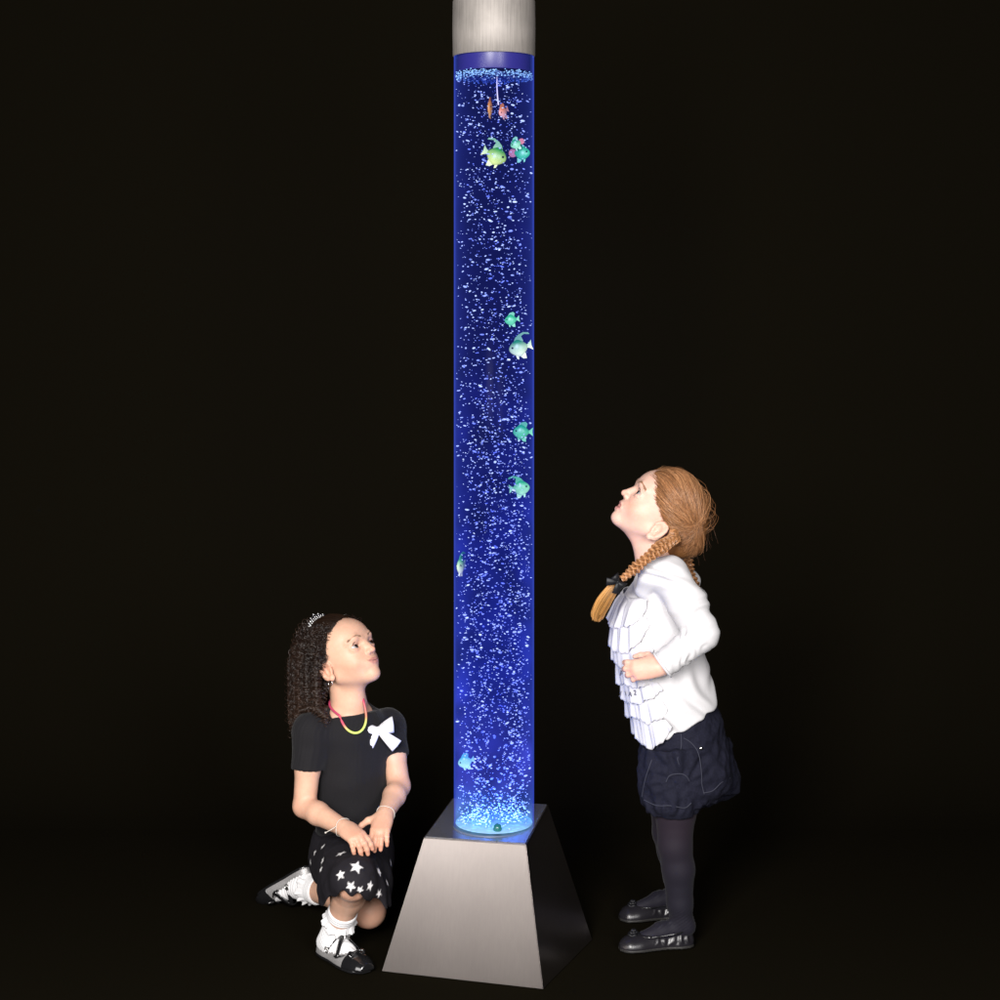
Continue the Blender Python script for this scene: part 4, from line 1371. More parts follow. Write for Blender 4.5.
    p0 = cran_pt(dr, np.full(n, .012)); kp = (p0[:, 0] < -.03); p0 = p0[kp]; dr = dr[kp]; n = len(p0); vel = dr * .5 + V3(-.3, 0, -.2) + rng.normal(0, .5, (n, 3))
    pts = np.zeros((n, M_, 3)); cur = H.pts(p0); vel = vel @ H.R.T
    ln = rng.uniform(.0010, .0032, n)[:, None]
    for i in range(M_):
        pts[:, i] = cur
        vel = vel + V3(.02, 0, -.16) + rng.normal(0, .10, (n, 3)); vel /= np.linalg.norm(vel, axis=1)[:, None]
        cur = cur + vel * ln
    Vs, Fs = tubes(pts, .00016, 3)
    link_mesh('stray_hairs', Vs, Fs, M_hairB, hair, np.tile(V3(.14, .06, .03), (len(Vs), 1)))

    # the plaits
    def plait(path, r0, name, tail=None):
        M_ = 170
        c = spline(path, M_); L_ = np.cumsum(np.r_[0, np.linalg.norm(np.diff(c, axis=0), axis=1)])
        tg = np.gradient(c, axis=0); tg /= np.linalg.norm(tg, axis=1)[:, None]
        e1 = np.cross(tg, V3(0, 1, 0)); e1 /= np.linalg.norm(e1, axis=1)[:, None]; e2 = np.cross(tg, e1)
        parts, cols = [], []
        taper = np.interp(np.linspace(0, 1, M_), [0, .12, .8, 1], [.95, 1.1, .85, .6]) * r0 * (1 + .12 * np.sin(np.linspace(0, 19, M_)))
        for s3 in range(3):
            ph = L_ * 2 * PI / .033 + s3 * 2 * PI / 3
            u = np.sin(ph) * taper * .95; w = np.sin(2 * ph) * taper * .48
            ctr = c + e1 * u[:, None] + e2 * w[:, None]
            nf = 34
            a = rng.uniform(0, 2 * PI, nf); q = np.sqrt(rng.uniform(.25, 1, nf))
            tw = rng.normal(0, .5, nf)
            fil = ctr[None] + e1[None] * (taper[None] * .60 * q[:, None] * np.cos(a[:, None] + tw[:, None] * ph[None] * .2))[:, :, None] + e2[None] * (taper[None] * .50 * q[:, None] * np.sin(a[:, None] + tw[:, None] * ph[None] * .2))[:, :, None]
            Vq, Fq = tubes(fil, .0011 * (r0 / .0115), 4)
            parts.append((Vq, Fq))
            tn = np.clip(rng.normal(1, .3, nf), .4, 1.8)
            cols.append(np.repeat(tn[:, None] * (V3(.38, .18, .075)), M_ * 4, 0).reshape(-1, 3))
            Vc, Fc = tubes(ctr, taper * .36, 8); parts.append((Vc, Fc)); cols.append(np.tile(V3(.20, .085, .033), (len(Vc), 1)))
        Vb, Fb = merge(parts)
        pl = link_mesh(name, Vb, Fb, M_hairB, R, np.concatenate(cols))
        if tail is not None:
            n = 420; tp = spline(tail, 26); t = np.linspace(0, 1, 26)
            tg = np.gradient(tp, axis=0); tg /= np.linalg.norm(tg, axis=1)[:, None]
            e1 = np.cross(tg, V3(0, 1, 0)); e1 /= np.linalg.norm(e1, axis=1)[:, None]; e2 = np.cross(tg, e1)
            a = rng.uniform(0, 2 * PI, n); q = np.sqrt(rng.uniform(0, 1, n)); en = np.clip(1 - np.abs(rng.normal(0, .16, n)), .4, 1.0)
            wd = np.interp(t, [0, .15, .55, .85, 1], [.007, .012, .0165, .015, .010])
            ts = np.clip(t[None] * en[:, None], 0, 1) * 25; i0 = np.minimum(ts.astype(int), 24); fr = (ts - i0)[:, :, None]
            pos = tp[i0] * (1 - fr) + tp[i0 + 1] * fr
            ww = np.interp(ts / 25, t, wd)
            pos = pos + e1[i0] * (ww * q[:, None] * np.cos(a)[:, None] * 1.0)[:, :, None] + e2[i0] * (ww * q[:, None] * np.sin(a)[:, None] * .7)[:, :, None]
            Vq, Fq = tubes(pos, .00048, 3)
            tn = np.clip(rng.normal(1, .35, n), .4, 1.8)
            link_mesh('plait_end', Vq, Fq, M_hairB, pl, np.repeat(tn[:, None] * V3(.50, .25, .075), 26 * 3, 0).reshape(-1, 3))
        return pl
    plait([H.pt(-.040, .058, .008), at(674, 538, -.036), at(660, 548, -.062), at(645, 560, -.068), at(632, 571, -.062), at(622, 579, -.052)], .0092, 'plait',
          tail=[at(619, 582, -.052), at(612, 590, -.052), at(605, 600, -.050), at(599, 611, -.044), at(596, 621, -.040)])
    plait([H.pt(-.058, -.050, -.012), at(684, 556, .130), at(689, 570, .140), at(694, 585, .142), at(698, 598, .138)], .0090, 'plait')
    bf = Frame(at(618, 582, -.070), nrm(V3(.62, .1, -.78)), nrm(V3(.78, .1, .62)), nrm(V3(-.1, -1, .05)))
    bow_meshes(R, bf, .030, M_bowB, 'bow', tw=1.3)


def print_letter(R, rf, ch, px, py, size, rot):
    cu = bpy.data.curves.new('letter', 'FONT'); cu.body = ch; cu.size = size; cu.extrude = .0006; cu.align_x = 'CENTER'; cu.align_y = 'CENTER'
    o = bpy.data.objects.new('letter', cu); COL.objects.link(o)
    dg = bpy.context.evaluated_depsgraph_get(); me = bpy.data.meshes.new_from_object(o.evaluated_get(dg))
    V = np.array([v.co for v in me.vertices]); F = [tuple(p.vertices) for p in me.polygons]
    bpy.data.objects.remove(o); bpy.data.curves.remove(cu)
    RV = np.array([v.co for v in rf.data.vertices]) + np.array(R.location)
    q = to_px(RV); nr = np.where(((q - (px, py))**2).sum(1) < 20)[0]
    if not len(nr):
        nr = np.array([np.argmin(((q - (px, py))**2).sum(1))])
    p = RV[nr[np.argmin(RV[nr, 1])]] + V3(-.0010, -.0035, 0)
    c, s = math.cos(rot), math.sin(rot)
    X = nrm(V3(.80 * c, -.55 * c, s)); Z = nrm(V3(-.55, -.80, .1)); Y = nrm(np.cross(Z, X)); X = np.cross(Y, Z)
    f = Frame(p, X, Y, Z)
    link_mesh('printed_letter', f.pts(V), F, M_ink, rf, smooth=False)
# ================================================================== the bubble tube, its base, fish and bubbles
TX, TY, TR = -.013, -.020, .0867
Z_TOP, Z_WATER, Z_CAP, Z_END = .2845, 1.895, 1.9385, 2.066


def ring_wall(r0, r1, z0, z1, n=96, wave=None):
    V, F = [], []
    for k, (r, z) in enumerate(((r1, z0), (r1, z1), (r0, z1), (r0, z0))):
        for i in range(n):
            t = 2 * PI * i / n
            V.append((TX + r * math.cos(t), TY + r * math.sin(t), z))
    for k in range(4):
        for i in range(n):
            F.append((k * n + i, k * n + (i + 1) % n, ((k + 1) % 4) * n + (i + 1) % n, ((k + 1) % 4) * n + i))
    return np.array(V), np.array(F)


def lathe(prof, n=96, cx=TX, cy=TY):
    V = np.array([(cx + r * math.cos(2 * PI * i / n), cy + r * math.sin(2 * PI * i / n), z) for r, z in prof for i in range(n)])
    F = [(k * n + i, k * n + (i + 1) % n, (k + 1) * n + (i + 1) % n, (k + 1) * n + i) for k in range(len(prof) - 1) for i in range(n)]
    return V, F


def clear_mat(name, gloss=.06, rough=.03, tint=(1, 1, 1), vol=None):
    m = bpy.data.materials.new(name); m.use_nodes = True
    nt = m.node_tree; N, L = nt.nodes, nt.links
    N.remove(N['Principled BSDF']); out = N['Material Output']
    tr = N.new('ShaderNodeBsdfTransparent'); tr.inputs['Color'].default_value = (*tint, 1)
    gl = N.new('ShaderNodeBsdfGlossy'); gl.inputs['Roughness'].default_value = rough
    fr = N.new('ShaderNodeFresnel'); fr.inputs['IOR'].default_value = 1.3
    ge = N.new('ShaderNodeNewGeometry'); fo = N.new('ShaderNodeMath'); fo.operation = 'SUBTRACT'; fo.inputs[0].default_value = 1; L.new(ge.outputs['Backfacing'], fo.inputs[1])
    m0 = N.new('ShaderNodeMath'); m0.operation = 'MULTIPLY'; L.new(fo.outputs[0], m0.inputs[1])
    mu = N.new('ShaderNodeMath'); mu.operation = 'MULTIPLY'; mu.inputs[1].default_value = gloss
    mx = N.new('ShaderNodeMixShader')
    L.new(fr.outputs[0], m0.inputs[0]); L.new(m0.outputs[0], mu.inputs[0]); L.new(mu.outputs[0], mx.inputs[0]); L.new(tr.outputs[0], mx.inputs[1]); L.new(gl.outputs[0], mx.inputs[2])
    L.new(mx.outputs[0], out.inputs['Surface'])
    if vol: vol(N, L, out)
    return m


def brushed(name, color, rough, scale, amt=.12, vert=True, metal=.85, base_noise=(3, .1), fine=True):
    m = bpy.data.materials.new(name); m.use_nodes = True
    nt = m.node_tree; N, L = nt.nodes, nt.links; b = N['Principled BSDF']
    b.inputs['Metallic'].default_value = metal; b.inputs['Roughness'].default_value = rough
    tc = N.new('ShaderNodeTexCoord'); mp = N.new('ShaderNodeMapping'); mp.inputs['Scale'].default_value = (scale, scale, scale * .03) if vert else (scale * .03, scale, scale)
    nz = N.new('ShaderNodeTexNoise'); nz.inputs['Scale'].default_value = 1; nz.inputs['Detail'].default_value = 6
    n2 = N.new('ShaderNodeTexNoise'); n2.inputs['Scale'].default_value = base_noise[0]; n2.inputs['Detail'].default_value = 3
    L.new(tc.outputs['Object'], mp.inputs['Vector']); L.new(mp.outputs[0], nz.inputs['Vector']); L.new(tc.outputs['Object'], n2.inputs['Vector'])
    r1 = N.new('ShaderNodeMapRange'); r1.inputs['From Min'].default_value = .3; r1.inputs['From Max'].default_value = .7; r1.inputs['To Min'].default_value = 1 - amt; r1.inputs['To Max'].default_value = 1 + amt
    r2 = N.new('ShaderNodeMapRange'); r2.inputs['From Min'].default_value = .3; r2.inputs['From Max'].default_value = .7; r2.inputs['To Min'].default_value = 1 - base_noise[1]; r2.inputs['To Max'].default_value = 1 + base_noise[1]
    L.new(nz.outputs['Fac'], r1.inputs['Value']); L.new(n2.outputs['Fac'], r2.inputs['Value'])
    mu = N.new('ShaderNodeMath'); mu.operation = 'MULTIPLY'; L.new(r1.outputs[0], mu.inputs[0]); L.new(r2.outputs[0], mu.inputs[1])
    mx = N.new('ShaderNodeMix'); mx.data_type = 'RGBA'; mx.blend_type = 'MULTIPLY'; mx.inputs['Factor'].default_value = 1; mx.inputs[6].default_value = (*color, 1)
    L.new(mu.outputs[0], mx.inputs[7]); L.new(mx.outputs[2], b.inputs['Base Color'])
    if not fine: return m
    rr = N.new('ShaderNodeMapRange'); rr.inputs['To Min'].default_value = rough - .08; rr.inputs['To Max'].default_value = rough + .10
    L.new(nz.outputs['Fac'], rr.inputs['Value']); L.new(rr.outputs[0], b.inputs['Roughness'])
    bp = N.new('ShaderNodeBump'); bp.inputs['Strength'].default_value = .12; bp.inputs['Distance'].default_value = .001
    L.new(nz.outputs['Fac'], bp.inputs['Height']); L.new(bp.outputs[0], b.inputs['Normal'])
    return m


def make_tube():
    R = empty('bubble_tube', (TX, TY, 0))
    tag(R, 'tall clear bubble tube glowing blue on a tapered brushed steel base', 'bubble tube')
    steel = brushed('brushed_steel', (.40, .355, .335), .28, 260, .025, metal=1, base_noise=(4, .08), fine=False)
    # --- base: a truncated pyramid with a plate on top
    b = [V3(-.2484, -.111, .002), V3(.0882, -.209, .002), V3(.2032, .074, .002), V3(-.134, .175, .002)]
    tfl, tfr, tbr = V3(-.1607, -.094, .277), V3(.0541, -.156, .281), V3(.1070, .115, .287)
    t = [tfl, tfr, tbr, V3(-.108, .175, .284)]
    # each side a sheet of small faces so that its sheen runs evenly
    def side(p, q, r, u, k=12):
        g = np.linspace(0, 1, k + 1)
        G = np.array([[(p * (1 - i) + q * i) * (1 - j) + (u * (1 - i) + r * i) * j for j in g] for i in g])
        W = G.reshape(-1, 3); ii, jj = np.meshgrid(np.arange(k), np.arange(k), indexing='ij'); a_ = (ii * (k + 1) + jj).ravel()
        return W, np.stack([a_, a_ + k + 1, a_ + k + 2, a_ + 1], 1)
    V, F = merge([side(b[0], b[1], t[1], t[0]), side(b[1], b[2], t[2], t[1]), side(b[2], b[3], t[3], t[2]), side(b[3], b[0], t[0], t[3]), side(t[0], t[1], t[2], t[3]), side(b[3], b[2], b[1], b[0])])
    base = link_mesh('base', V, F, steel, R)
    eg = [(b[1], t[1]), (t[0], t[1]), (t[1], t[2]), (t[3], t[0])]
    link_mesh('folded_edge', *merge([tubes(np.linspace(p, q, 9), .0010, 8) for p, q in eg]), steel, base)
    c = sum(t) / 4
    plate = [q + (c - q) * .022 + V3(0, 0, .0025) for q in t]; pl2 = [q + V3(0, 0, -.006) for q in plate]
    pm = brushed('top_plate_steel', (.42, .42, .44), .30, 300, .10)
    P = link_mesh('top_plate', np.array(pl2 + plate), [(0, 1, 5, 4), (1, 2, 6, 5), (2, 3, 7, 6), (3, 0, 4, 7), (4, 5, 6, 7)], pm, base, smooth=False)
    # --- the acrylic wall: emission in it stands in for the lamp's guided blue light
    def wall_vol(N, L, out):
        e = N.new('ShaderNodeEmission'); e.inputs['Color'].default_value = (.065, .13, 1, 1); e.inputs['Strength'].default_value = 14
        L.new(e.outputs[0], out.inputs['Volume'])
    acr = clear_mat('emissive_acrylic', .03, .2, vol=wall_vol)
    wall = link_mesh('tube_wall', *ring_wall(TR - .0024, TR, Z_TOP - .012, Z_CAP + .03, 128), acr, R)
    # --- water; the lamp's light from below is put in as emission
    def water_vol(N, L, out):
        tc = N.new('ShaderNodeTexCoord'); sp = N.new('ShaderNodeSeparateXYZ'); L.new(tc.outputs['Object'], sp.inputs[0])
        cr = N.new('ShaderNodeValToRGB'); el = cr.color_ramp.elements
        mr = N.new('ShaderNodeMapRange'); mr.inputs['From Min'].default_value = .28; mr.inputs['From Max'].default_value = 1.9
        L.new(sp.outputs[2], mr.inputs['Value']); L.new(mr.outputs[0], cr.inputs[0])
        stops = [(0, (.25, .75, 1.0)), (.012, (.20, .52, .95)), (.030, (.08, .18, .62)), (.06, (.060, .070, .50)), (.20, (.022, .036, .42)), (.40, (.010, .016, .22)), (.65, (.004, .004, .07)), (1, (.003, .0035, .045))]
        el[0].position, el[0].color = stops[0][0], (*stops[0][1], 1); el[1].position, el[1].color = 1, (*stops[-1][1], 1)
        for p, c_ in stops[1:-1]:
            q = el.new(p); q.color = (*c_, 1)
        nz = N.new('ShaderNodeTexNoise'); nz.inputs['Scale'].default_value = 13; nz.inputs['Detail'].default_value = 2
        L.new(tc.outputs['Object'], nz.inputs['Vector'])
        m2 = N.new('ShaderNodeMapRange'); m2.inputs['From Min'].default_value = .35; m2.inputs['From Max'].default_value = .65; m2.inputs['To Min'].default_value = .15; m2.inputs['To Max'].default_value = 1.9
        L.new(nz.outputs['Fac'], m2.inputs['Value'])
        mu = N.new('ShaderNodeMath'); mu.operation = 'MULTIPLY'; mu.inputs[1].default_value = 2.6; 
        sq = N.new('ShaderNodeVectorMath'); sq.operation = 'MULTIPLY'; sq.inputs[1].default_value = (1, 1, 0); L.new(tc.outputs['Object'], sq.inputs[0])
        ln = N.new('ShaderNodeVectorMath'); ln.operation = 'LENGTH'; L.new(sq.outputs[0], ln.inputs[0])
        # emission raised near the wall, for light leaking out of it
        m3 = N.new('ShaderNodeMapRange'); m3.interpolation_type = 'SMOOTHSTEP'; m3.inputs['From Min'].default_value = .045; m3.inputs['From Max'].default_value = TR; m3.inputs['To Min'].default_value = .5; m3.inputs['To Max'].default_value = 3.4
        L.new(ln.outputs['Value'], m3.inputs['Value'])
        m4 = N.new('ShaderNodeMath'); m4.operation = 'MULTIPLY'; L.new(m2.outputs[0], m4.inputs[0]); L.new(m3.outputs[0], m4.inputs[1]); L.new(m4.outputs[0], mu.inputs[0])
        e = N.new('ShaderNodeEmission'); L.new(cr.outputs[0], e.inputs['Color']); L.new(mu.outputs[0], e.inputs['Strength'])
        ab = N.new('ShaderNodeVolumeAbsorption'); ab.inputs['Color'].default_value = (.25, .35, .95, 1); ab.inputs['Density'].default_value = 7
        ad = N.new('ShaderNodeAddShader'); L.new(e.outputs[0], ad.inputs[0]); L.new(ab.outputs[0], ad.inputs[1])
        L.new(ad.outputs[0], out.inputs['Volume'])
    wm = clear_mat('emissive_blue_water', .0, .1, vol=water_vol)
    r = TR - .0028
    water = link_mesh('water', *lathe([(.0001, Z_TOP + .003), (r, Z_TOP + .003), (r, Z_WATER), (.0001, Z_WATER)], 96), wm, R)
    # rippling surface with froth clinging to it
    n, m = 96, 26
    G = [(TX, TY, Z_WATER + .001)]; F = []
    for j in range(1, m):
        for i in range(n):
            rr = (r - .0006) * j / (m - 1); a = 2 * PI * i / n
            x, y = rr * math.cos(a), rr * math.sin(a)
            z = Z_WATER + .0018 + .0022 * math.sin(x * 160 + 3 * math.sin(y * 90)) * math.cos(y * 140 + 2) + .004 * max(0, j / m - .8) * math.sin(a * 23)
            G.append((TX + x, TY + y, z))
    for i in range(n): F.append((0, 1 + i, 1 + (i + 1) % n))
    for j in range(m - 2):
        for i in range(n):
            F.append((1 + j * n + i, 1 + (j + 1) * n + i, 1 + (j + 1) * n + (i + 1) % n, 1 + j * n + (i + 1) % n))
    sm = mat('water_surface_sheen', (.10, .16, .55), rough=.08, spec=.8, noise=(160, .9), coat=.4)
    link_mesh('water_surface', G, F, sm, R)
    fr = []
    for _ in range(900):
        a = rng.uniform(0, 2 * PI); rr = (r - .0015) * (rng.uniform(.90, 1) if rng.uniform() < .75 else math.sqrt(rng.uniform()))
        s = rng.uniform(.0006, .0020)
        fr.append(uv_sphere((TX + rr * math.cos(a), TY + rr * math.sin(a), Z_WATER + rng.normal(.001, .0035)), s * V3(1.3, 1.3, .9), 8, 6))
    fm = mat('froth', (.20, .40, .75), rough=.15, spec=.6)
    link_mesh('froth', *merge(fr), fm, R)
    # --- cap; below it an added blue band painting the air gap's glow
    cap = brushed('cap_brushed_aluminium', (.30, .275, .255), .60, 420, .16, metal=.35, base_noise=(16, .14))
    R1 = TR + .0022
    link_mesh('cap', *lathe([(R1 - .003, Z_CAP), (R1, Z_CAP + .0015), (R1 + .0006, Z_CAP + .06), (R1, Z_END - .010), (R1 - .003, Z_END - .0035), (R1 - .009, Z_END), (.0001, Z_END + .001)], 128), cap, R)
    co = mat('blue_gap_glow', (.020, .017, .14), rough=.35, spec=.4)
    link_mesh('gap_glow_band', *lathe([(TR - .009, Z_WATER + .010), (TR - .008, Z_WATER + .012), (TR - .008, Z_CAP + .02)], 96), co, R)
    # --- lamp disc, air stones and the ring where the tube meets the plate
    def led(name, col, st):
        m_ = bpy.data.materials.new(name); m_.use_nodes = True; N, L = m_.node_tree.nodes, m_.node_tree.links
        b_ = N['Principled BSDF']; b_.inputs['Base Color'].default_value = (.2, .3, .4, 1)
        tc = N.new('ShaderNodeTexCoord'); v_ = N.new('ShaderNodeTexVoronoi'); v_.inputs['Scale'].default_value = 70; L.new(tc.outputs['Object'], v_.inputs['Vector'])
        mr = N.new('ShaderNodeMapRange'); mr.inputs['From Max'].default_value = .6; mr.inputs['To Min'].default_value = st * 1.4; mr.inputs['To Max'].default_value = st * .45
        L.new(v_.outputs['Distance'], mr.inputs['Value']); L.new(mr.outputs[0], b_.inputs['Emission Strength'])
        b_.inputs['Emission Color'].default_value = (*col, 1)
        return m_
    link_mesh('lamp_disc', *lathe([(r - .001, Z_TOP + .004), (r - .002, Z_TOP + .0055), (.0001, Z_TOP + .0055)], 64), led('lamp', (.16, .62, 1), .55), R)
    link_mesh('gasket', *lathe([(TR + .0005, Z_TOP - .02), (TR + .0018, Z_TOP - .008), (TR + .0018, Z_TOP - .0005), (TR + .0003, Z_TOP + .0003)], 96), mat('clear_gasket', (.10, .13, .20), rough=.35), R)
    # blue lamp in the base shining up the tube
    l = bpy.data.lights.new('base_lamp', 'AREA'); l.shape = 'DISK'; l.size = .13; l.energy = 1.0; l.color = (.20, .45, 1)
    lo = bpy.data.objects.new('base_lamp', l); COL.objects.link(lo); lo.location = (TX, TY, Z_TOP + .012); lo.rotation_euler = (PI, 0, 0)

    # --- bubbles
    bm = bpy.data.materials.new('air_bubble'); bm.use_nodes = True; N, L = bm.node_tree.nodes, bm.node_tree.links
    p = N['Principled BSDF']; p.inputs['Base Color'].default_value = (.50, .64, 1.0, 1); p.inputs['Roughness'].default_value = .18; p.inputs['Specular IOR Level'].default_value = .8  # the lamp's blue light is put into the bubbles' base colour
    tr = N.new('ShaderNodeBsdfTransparent'); mx = N.new('ShaderNodeMixShader'); mx.inputs[0].default_value = .85
    L.new(tr.outputs[0], mx.inputs[1]); L.new(p.outputs[0], mx.inputs[2]); L.new(mx.outputs[0], N['Material Output'].inputs['Surface'])
    NB = 4600
    rows = []
    while len(rows) < NB:
        z = rng.uniform(Z_TOP + .012, Z_WATER - .004)
        if rng.uniform() < .30:
            # the two rising streams, spreading as they climb
            q = rng.integers(0, 3); sx = (-.034, .040, .058)[q]; sy = (-.030, -.020, .0)[q]
            sp = .006 + .035 * min(1, (z - Z_TOP) / .9)
            x, y = rng.normal(sx, sp), rng.normal(sy, sp)
            if q and z > 1.2: continue
        else:
            a = rng.uniform(0, 2 * PI); rr = TR * math.sqrt(rng.uniform()); x, y = rr * math.cos(a), rr * math.sin(a)
        lowf = 1
        if math.hypot(x, y) > TR - .0050: continue
        if z > 1.25 and rng.uniform() < .15: continue
        s = float(np.clip(rng.lognormal(math.log(.00102), .42), .0004, .0028))
        rows.append((x + TX, y + TY, z, s))
    # small clusters that cling together
    for _ in range(70):
        x, y, z, s = rows[rng.integers(0, NB)]
        for k in range(rng.integers(2, 5)):
            d = rng.normal(0, .0035, 3) * V3(1.5, 1, .6)
            if math.hypot(x - TX + d[0], y - TY + d[1]) < TR - .0050: rows.append((x + d[0], y + d[1], z + d[2], s * rng.uniform(.6, 1.1)))
    # the foam boiling over the lamp
    for _ in range(330):
        a = rng.uniform(0, 2 * PI); rr = (TR - .010) * math.sqrt(rng.uniform(.1, 1)); z = Z_TOP + .008 + rng.exponential(.020)
        rows.append((TX + rr * math.cos(a), TY + rr * math.sin(a), z, rng.uniform(.0006, .0019)))
    rows = [q for q in rows if math.hypot(q[0] + .005, q[2] - .295) > .013 or q[1] > -.07]
    rows.sort(key=lambda q: -q[3])
    protos = []
    for k in range(5):
        V, F = uv_sphere((0, 0, 0), (1, 1, 1), 12, 8)
        V = V * (1 + .12 * vnoise(V, 1.3, k))[:, None]
        me = link_mesh('air_bubble', V, F, bm); protos.append(me.data); bpy.data.objects.remove(me)
    def shape(): return V3(rng.uniform(1.1, 2.1), rng.uniform(1.0, 1.5), rng.uniform(.70, 1.0)), rng.normal(0, .30), rng.uniform(0, PI)
    for k, (x, y, z, s) in enumerate(rows[:300]):
        o = bpy.data.objects.new('air_bubble', protos[k % 5]); COL.objects.link(o)
        sc, tilt, ry = shape()
        o.location = (x, y, z); o.scale = sc * s; o.rotation_euler = (0, tilt, 0)
        tag(o, 'small pale air bubble drifting up inside the blue water of the tube', 'bubble', 'air bubbles rising in the tube')
    U, Fu = uv_sphere((0, 0, 0), (1, 1, 1), 8, 6)
    pts = []
    for x, y, z, s in rows[300:]:
        sc, tilt, ry = shape(); c_, s_ = math.cos(tilt), math.sin(tilt)
        q = U * sc * s; q = np.stack([q[:, 0] * c_ - q[:, 2] * s_, q[:, 1], q[:, 0] * s_ + q[:, 2] * c_], 1)
        pts.append((q + (x, y, z), Fu))
    o = link_mesh('fine_bubbles', *merge(pts), bm); o['kind'] = 'stuff'
    return R


FISH_MAT = {}


def make_fish(px, py, y, face, size, label, top, belly, tilt=0, tail=None, turn=0, tall=1.0, filament=False, round_tail=False):
    """a little plastic angelfish; face +1 looks to the picture's right"""
    o = at(px, py, y)
    # stay inside the water
    lim = TR - .007 - size * .46 * max(.35, math.cos(turn))
    d = math.hypot(o[0] - TX, o[1] - TY)
    if d > lim:
        k = math.sqrt(max(lim**2 - (o[1] - TY)**2, 0)) / max(abs(o[0] - TX), 1e-6); o[0] = TX + (o[0] - TX) * min(1, k)
    R = empty('fish', tuple(o)); tag(R, label, 'fish', 'plastic fish floating in the tube')
    X = V3(face * math.cos(turn), -math.sin(turn), math.sin(tilt)); f = frame_x(o, X, V3(0, 0, 1))
    if 'm' not in FISH_MAT:
        FISH_MAT['m'] = mat('painted_plastic_fish', vcol=True, rough=.35, spec=.5, sss=(.1, (1, 1, 1), .01)); FISH_MAT['eye'] = mat('fish_eye', (.01, .01, .01), rough=.1)
    L = size
    V, F = uv_sphere((0, 0, 0), (1, 1, 1), 22, 16)
    x = V[:, 0].copy()
    V[:, 2] *= (.36 * tall) * (1 - .28 * x * (x > 0) - .42 * np.abs(np.minimum(x, 0))**1.4)
    V[:, 1] *= .15 * (1 - .35 * x**2); V[:, 0] = x * .40 + .02
    V *= L
    def col(P, seed=0):
        w = np.clip((P[:, 2] / (L * .34 * tall)) * .6 + .48 + .15 * vnoise(P, 3.2 / L, 3), 0, 1)[:, None]
        return V3(*belly) * (1 - w) + V3(*top) * w
    link_mesh('fish_body', f.pts(V), F, FISH_MAT['m'], R, col(V))
    def fin(name, poly, c=None):
        P = np.array(poly) * L
        g = Frame(f.o, f.R[:, 0], f.R[:, 2], -f.R[:, 1])
        Vp, Fp = prism([tuple(q) for q in P], g, L * .045)
        Lc = f.inv(Vp); cc = col(Lc) * .9 if c is None else np.tile(V3(*c), (len(Vp), 1))
        link_mesh(name, Vp, Fp, FISH_MAT['m'], R, cc, smooth=False)
    fin('tail_fin', [(-.44 + .21 * math.cos(a_), .21 * math.sin(a_)) for a_ in np.linspace(0, 2 * PI, 17)[:-1]] if round_tail else [(-.30, .05), (-.42, .10), (-.56, .22), (-.53, .0), (-.56, -.20), (-.42, -.09), (-.30, -.05)], tail)
    h = tall
    if filament:
        fin('dorsal_fin', [(.14, .32 * h), (.05, .45 * h), (-.10, .54 * h), (-.32, .60 * h), (-.52, .54 * h), (-.56, .46 * h), (-.50, .47 * h), (-.34, .52 * h), (-.20, .46 * h), (-.24, .26 * h), (-.20, .2 * h)])
    else:
        fin('dorsal_fin', [(.16, .31 * h), (.02, .46 * h), (-.20, .50 * h), (-.30, .40 * h), (-.24, .22 * h)])
    fin('anal_fin', [(.05, -.30 * h), (-.08, -.46 * h), (-.22, -.48 * h), (-.22, -.24 * h)])
    fin('pelvic_fin', [(.20, -.24 * h), (.17, -.42 * h), (.10, -.46 * h), (.08, -.28 * h)])
    es = [uv_sphere(f.pt(L * .26, s * L * .105, L * .06), L * .045, 8, 6) for s in (1, -1)]
    link_mesh('fish_eye', *merge(es), FISH_MAT['eye'], R)
    return R


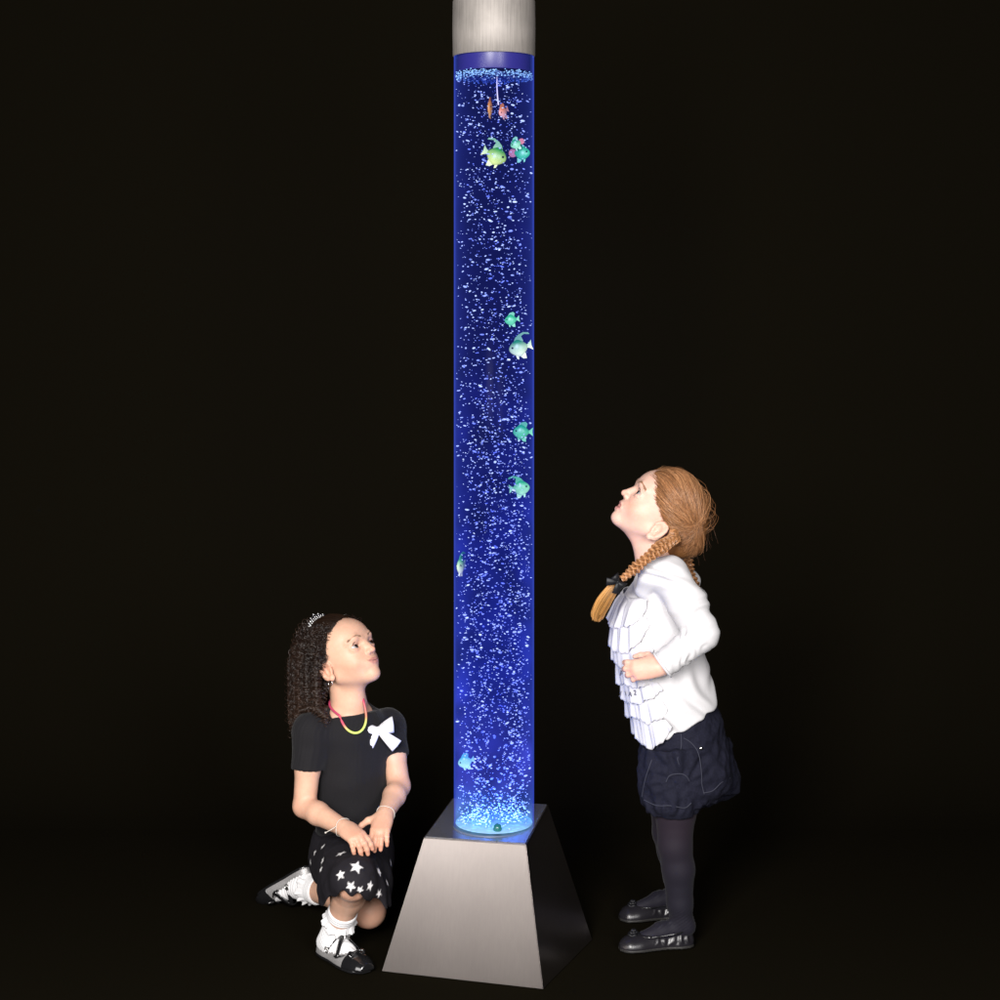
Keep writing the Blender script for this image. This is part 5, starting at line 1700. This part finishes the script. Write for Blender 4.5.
def make_fishes():
    G, Y, T, W = (.02, .30, .03), (.72, .85, .20), (.02, .38, .14), (.36, .80, .36)
    make_fish(496, 156, -.045, 1, .056, 'yellow and green striped fish facing right just below the top of the water', G, Y, tilt=-.45, filament=True)
    make_fish(516, 144, -.035, -1, .030, 'tiny turquoise fish with a red tail above the larger turquoise fish', T, W, tilt=-.5, tail=(.38, .01, .02), round_tail=True)
    make_fish(523, 153, -.020, 1, .044, 'turquoise fish with a round dark red tail by the right wall near the top', T, (.05, .50, .22), tail=(.34, .01, .02), turn=.2, round_tail=True)
    make_fish(490, 108, -.040, -1, .036, 'narrow orange fish seen end on, left of the hanging white thread', (.60, .20, .02), (.80, .38, .08), turn=1.35, tall=1.35)
    make_fish(503, 112, -.045, -1, .030, 'round orange and pink fish just right of the hanging white thread', (.70, .22, .06), (.85, .45, .38), turn=.75, tilt=-.5, tall=1.2)
    make_fish(511, 320, -.055, -1, .033, 'small turquoise fish above the green and white fish in the upper middle', T, (.12, .55, .26), tilt=-.15)
    make_fish(520, 348, -.035, -1, .052, 'green and white fish with a trailing fin facing left in the upper middle', (.01, .22, .08), (.74, .88, .50), tilt=-.25, filament=True)
    make_fish(525, 432, -.025, -1, .044, 'plump turquoise fish facing left against the right wall at mid height', (.01, .32, .13), (.12, .58, .24))
    make_fish(525, 488, -.028, 1, .046, 'green fish with a pale forked tail facing right at mid height', (.02, .38, .12), (.38, .80, .40), tilt=.1, filament=True)
    make_fish(459, 566, -.030, -1, .044, 'green and cream fish swimming away by the left wall', (.04, .32, .12), (.80, .88, .60), turn=1.2, tall=1.1, filament=True)
    make_fish(460, 762, -.026, -1, .038, 'pale turquoise fish against the left wall near the bottom', (.06, .38, .40), (.50, .85, .55), tilt=-.3)
    M = mat('dark_green_plastic', (.004, .10, .055), rough=.25, spec=.6)
    o = at(497.5, 828, -.086)
    R = tag(link_mesh('ball', *uv_sphere(o, .0100, 24, 16), M), 'dark green plastic ball lying at the bottom of the tube', 'ball')
    Mt = mat('white_thread', (.8, .72, .78), rough=.5)
    c = spline([at(497, 74, -.045), at(497, 86, -.046), at(497.5, 96, -.045), at(498.5, 105, -.045)], 24)
    tag(link_mesh('thread', *tubes(c, np.linspace(.0010, .0018, 24), 8), Mt), 'white thread hanging from the water surface above the orange fish', 'thread')
# ================================================================== light, backdrop, camera
def make_setting():
    m = mat('black_studio_paper', (.0066, .0055, .0033), rough=1, spec=0)
    o = link_mesh('floor', [(-3.5, -3.8, 0), (3.5, -3.8, 0), (3.5, .9, 0), (-3.5, .9, 0)], [(0, 1, 2, 3)], m); o['kind'] = 'structure'
    prof = [(.9 + 1.1 * math.sin(t), 1.1 - 1.1 * math.cos(t)) for t in np.linspace(0, PI / 2, 25)] + [(2.0, 3.6)]
    V = [(x, y, z) for y, z in prof for x in (-3.5, 3.5)]
    o = link_mesh('backdrop', V, [(2 * i, 2 * i + 1, 2 * i + 3, 2 * i + 2) for i in range(len(prof) - 1)], m); o['kind'] = 'structure'
    w = bpy.data.worlds.new('World'); SC.world = w; w.use_nodes = True
    w.node_tree.nodes['Background'].inputs['Color'].default_value = (1, .86, .6, 1)
    w.node_tree.nodes['Background'].inputs['Strength'].default_value = .004

    def area(name, loc, aim, sx, sy, power, color=(1, 1, 1)):
        l = bpy.data.lights.new(name, 'AREA'); l.shape = 'RECTANGLE'; l.size = sx; l.size_y = sy; l.energy = power; l.color = color
        o = bpy.data.objects.new(name, l); COL.objects.link(o); o.location = loc
        d = Vector(aim) - Vector(loc); o.rotation_euler = d.to_track_quat('-Z', 'Y').to_euler()
        return o
    area('softbox_key', (-.75, -3.7, 2.0), (-.05, 0, .5), 1.1, 1.4, 235, (1, .97, .94))
    area('softbox_fill', (1.2, -3.7, 1.6), (.2, 0, .5), 1.0, 1.4, 95, (1, .97, .96))
    area('added_side_light', (-1.9, -2.75, .95), (-.1, 0, .35), .9, 1.4, 23, (1, .97, .95))  # added low light to brighten the front face of the base
    cam = bpy.data.cameras.new('camera'); c = bpy.data.objects.new('camera', cam); COL.objects.link(c)
    c.location = (0, -CAM_D, CAM_H); c.rotation_euler = (PI / 2, 0, 0)
    cam.sensor_width = 36; cam.lens = FPX * 36 / 1000; cam.shift_y = -(500 - HOR) / 1000; cam.clip_end = 60; cam.clip_start = .05
    SC.camera = c
    SC.view_settings.view_transform = 'Standard'; SC.view_settings.look = 'None'
    SC.view_settings.exposure = 0; SC.view_settings.gamma = 1
    SC.render.film_transparent = False
make_setting()
make_tube()
make_fishes()
make_kneeling()
make_standing()
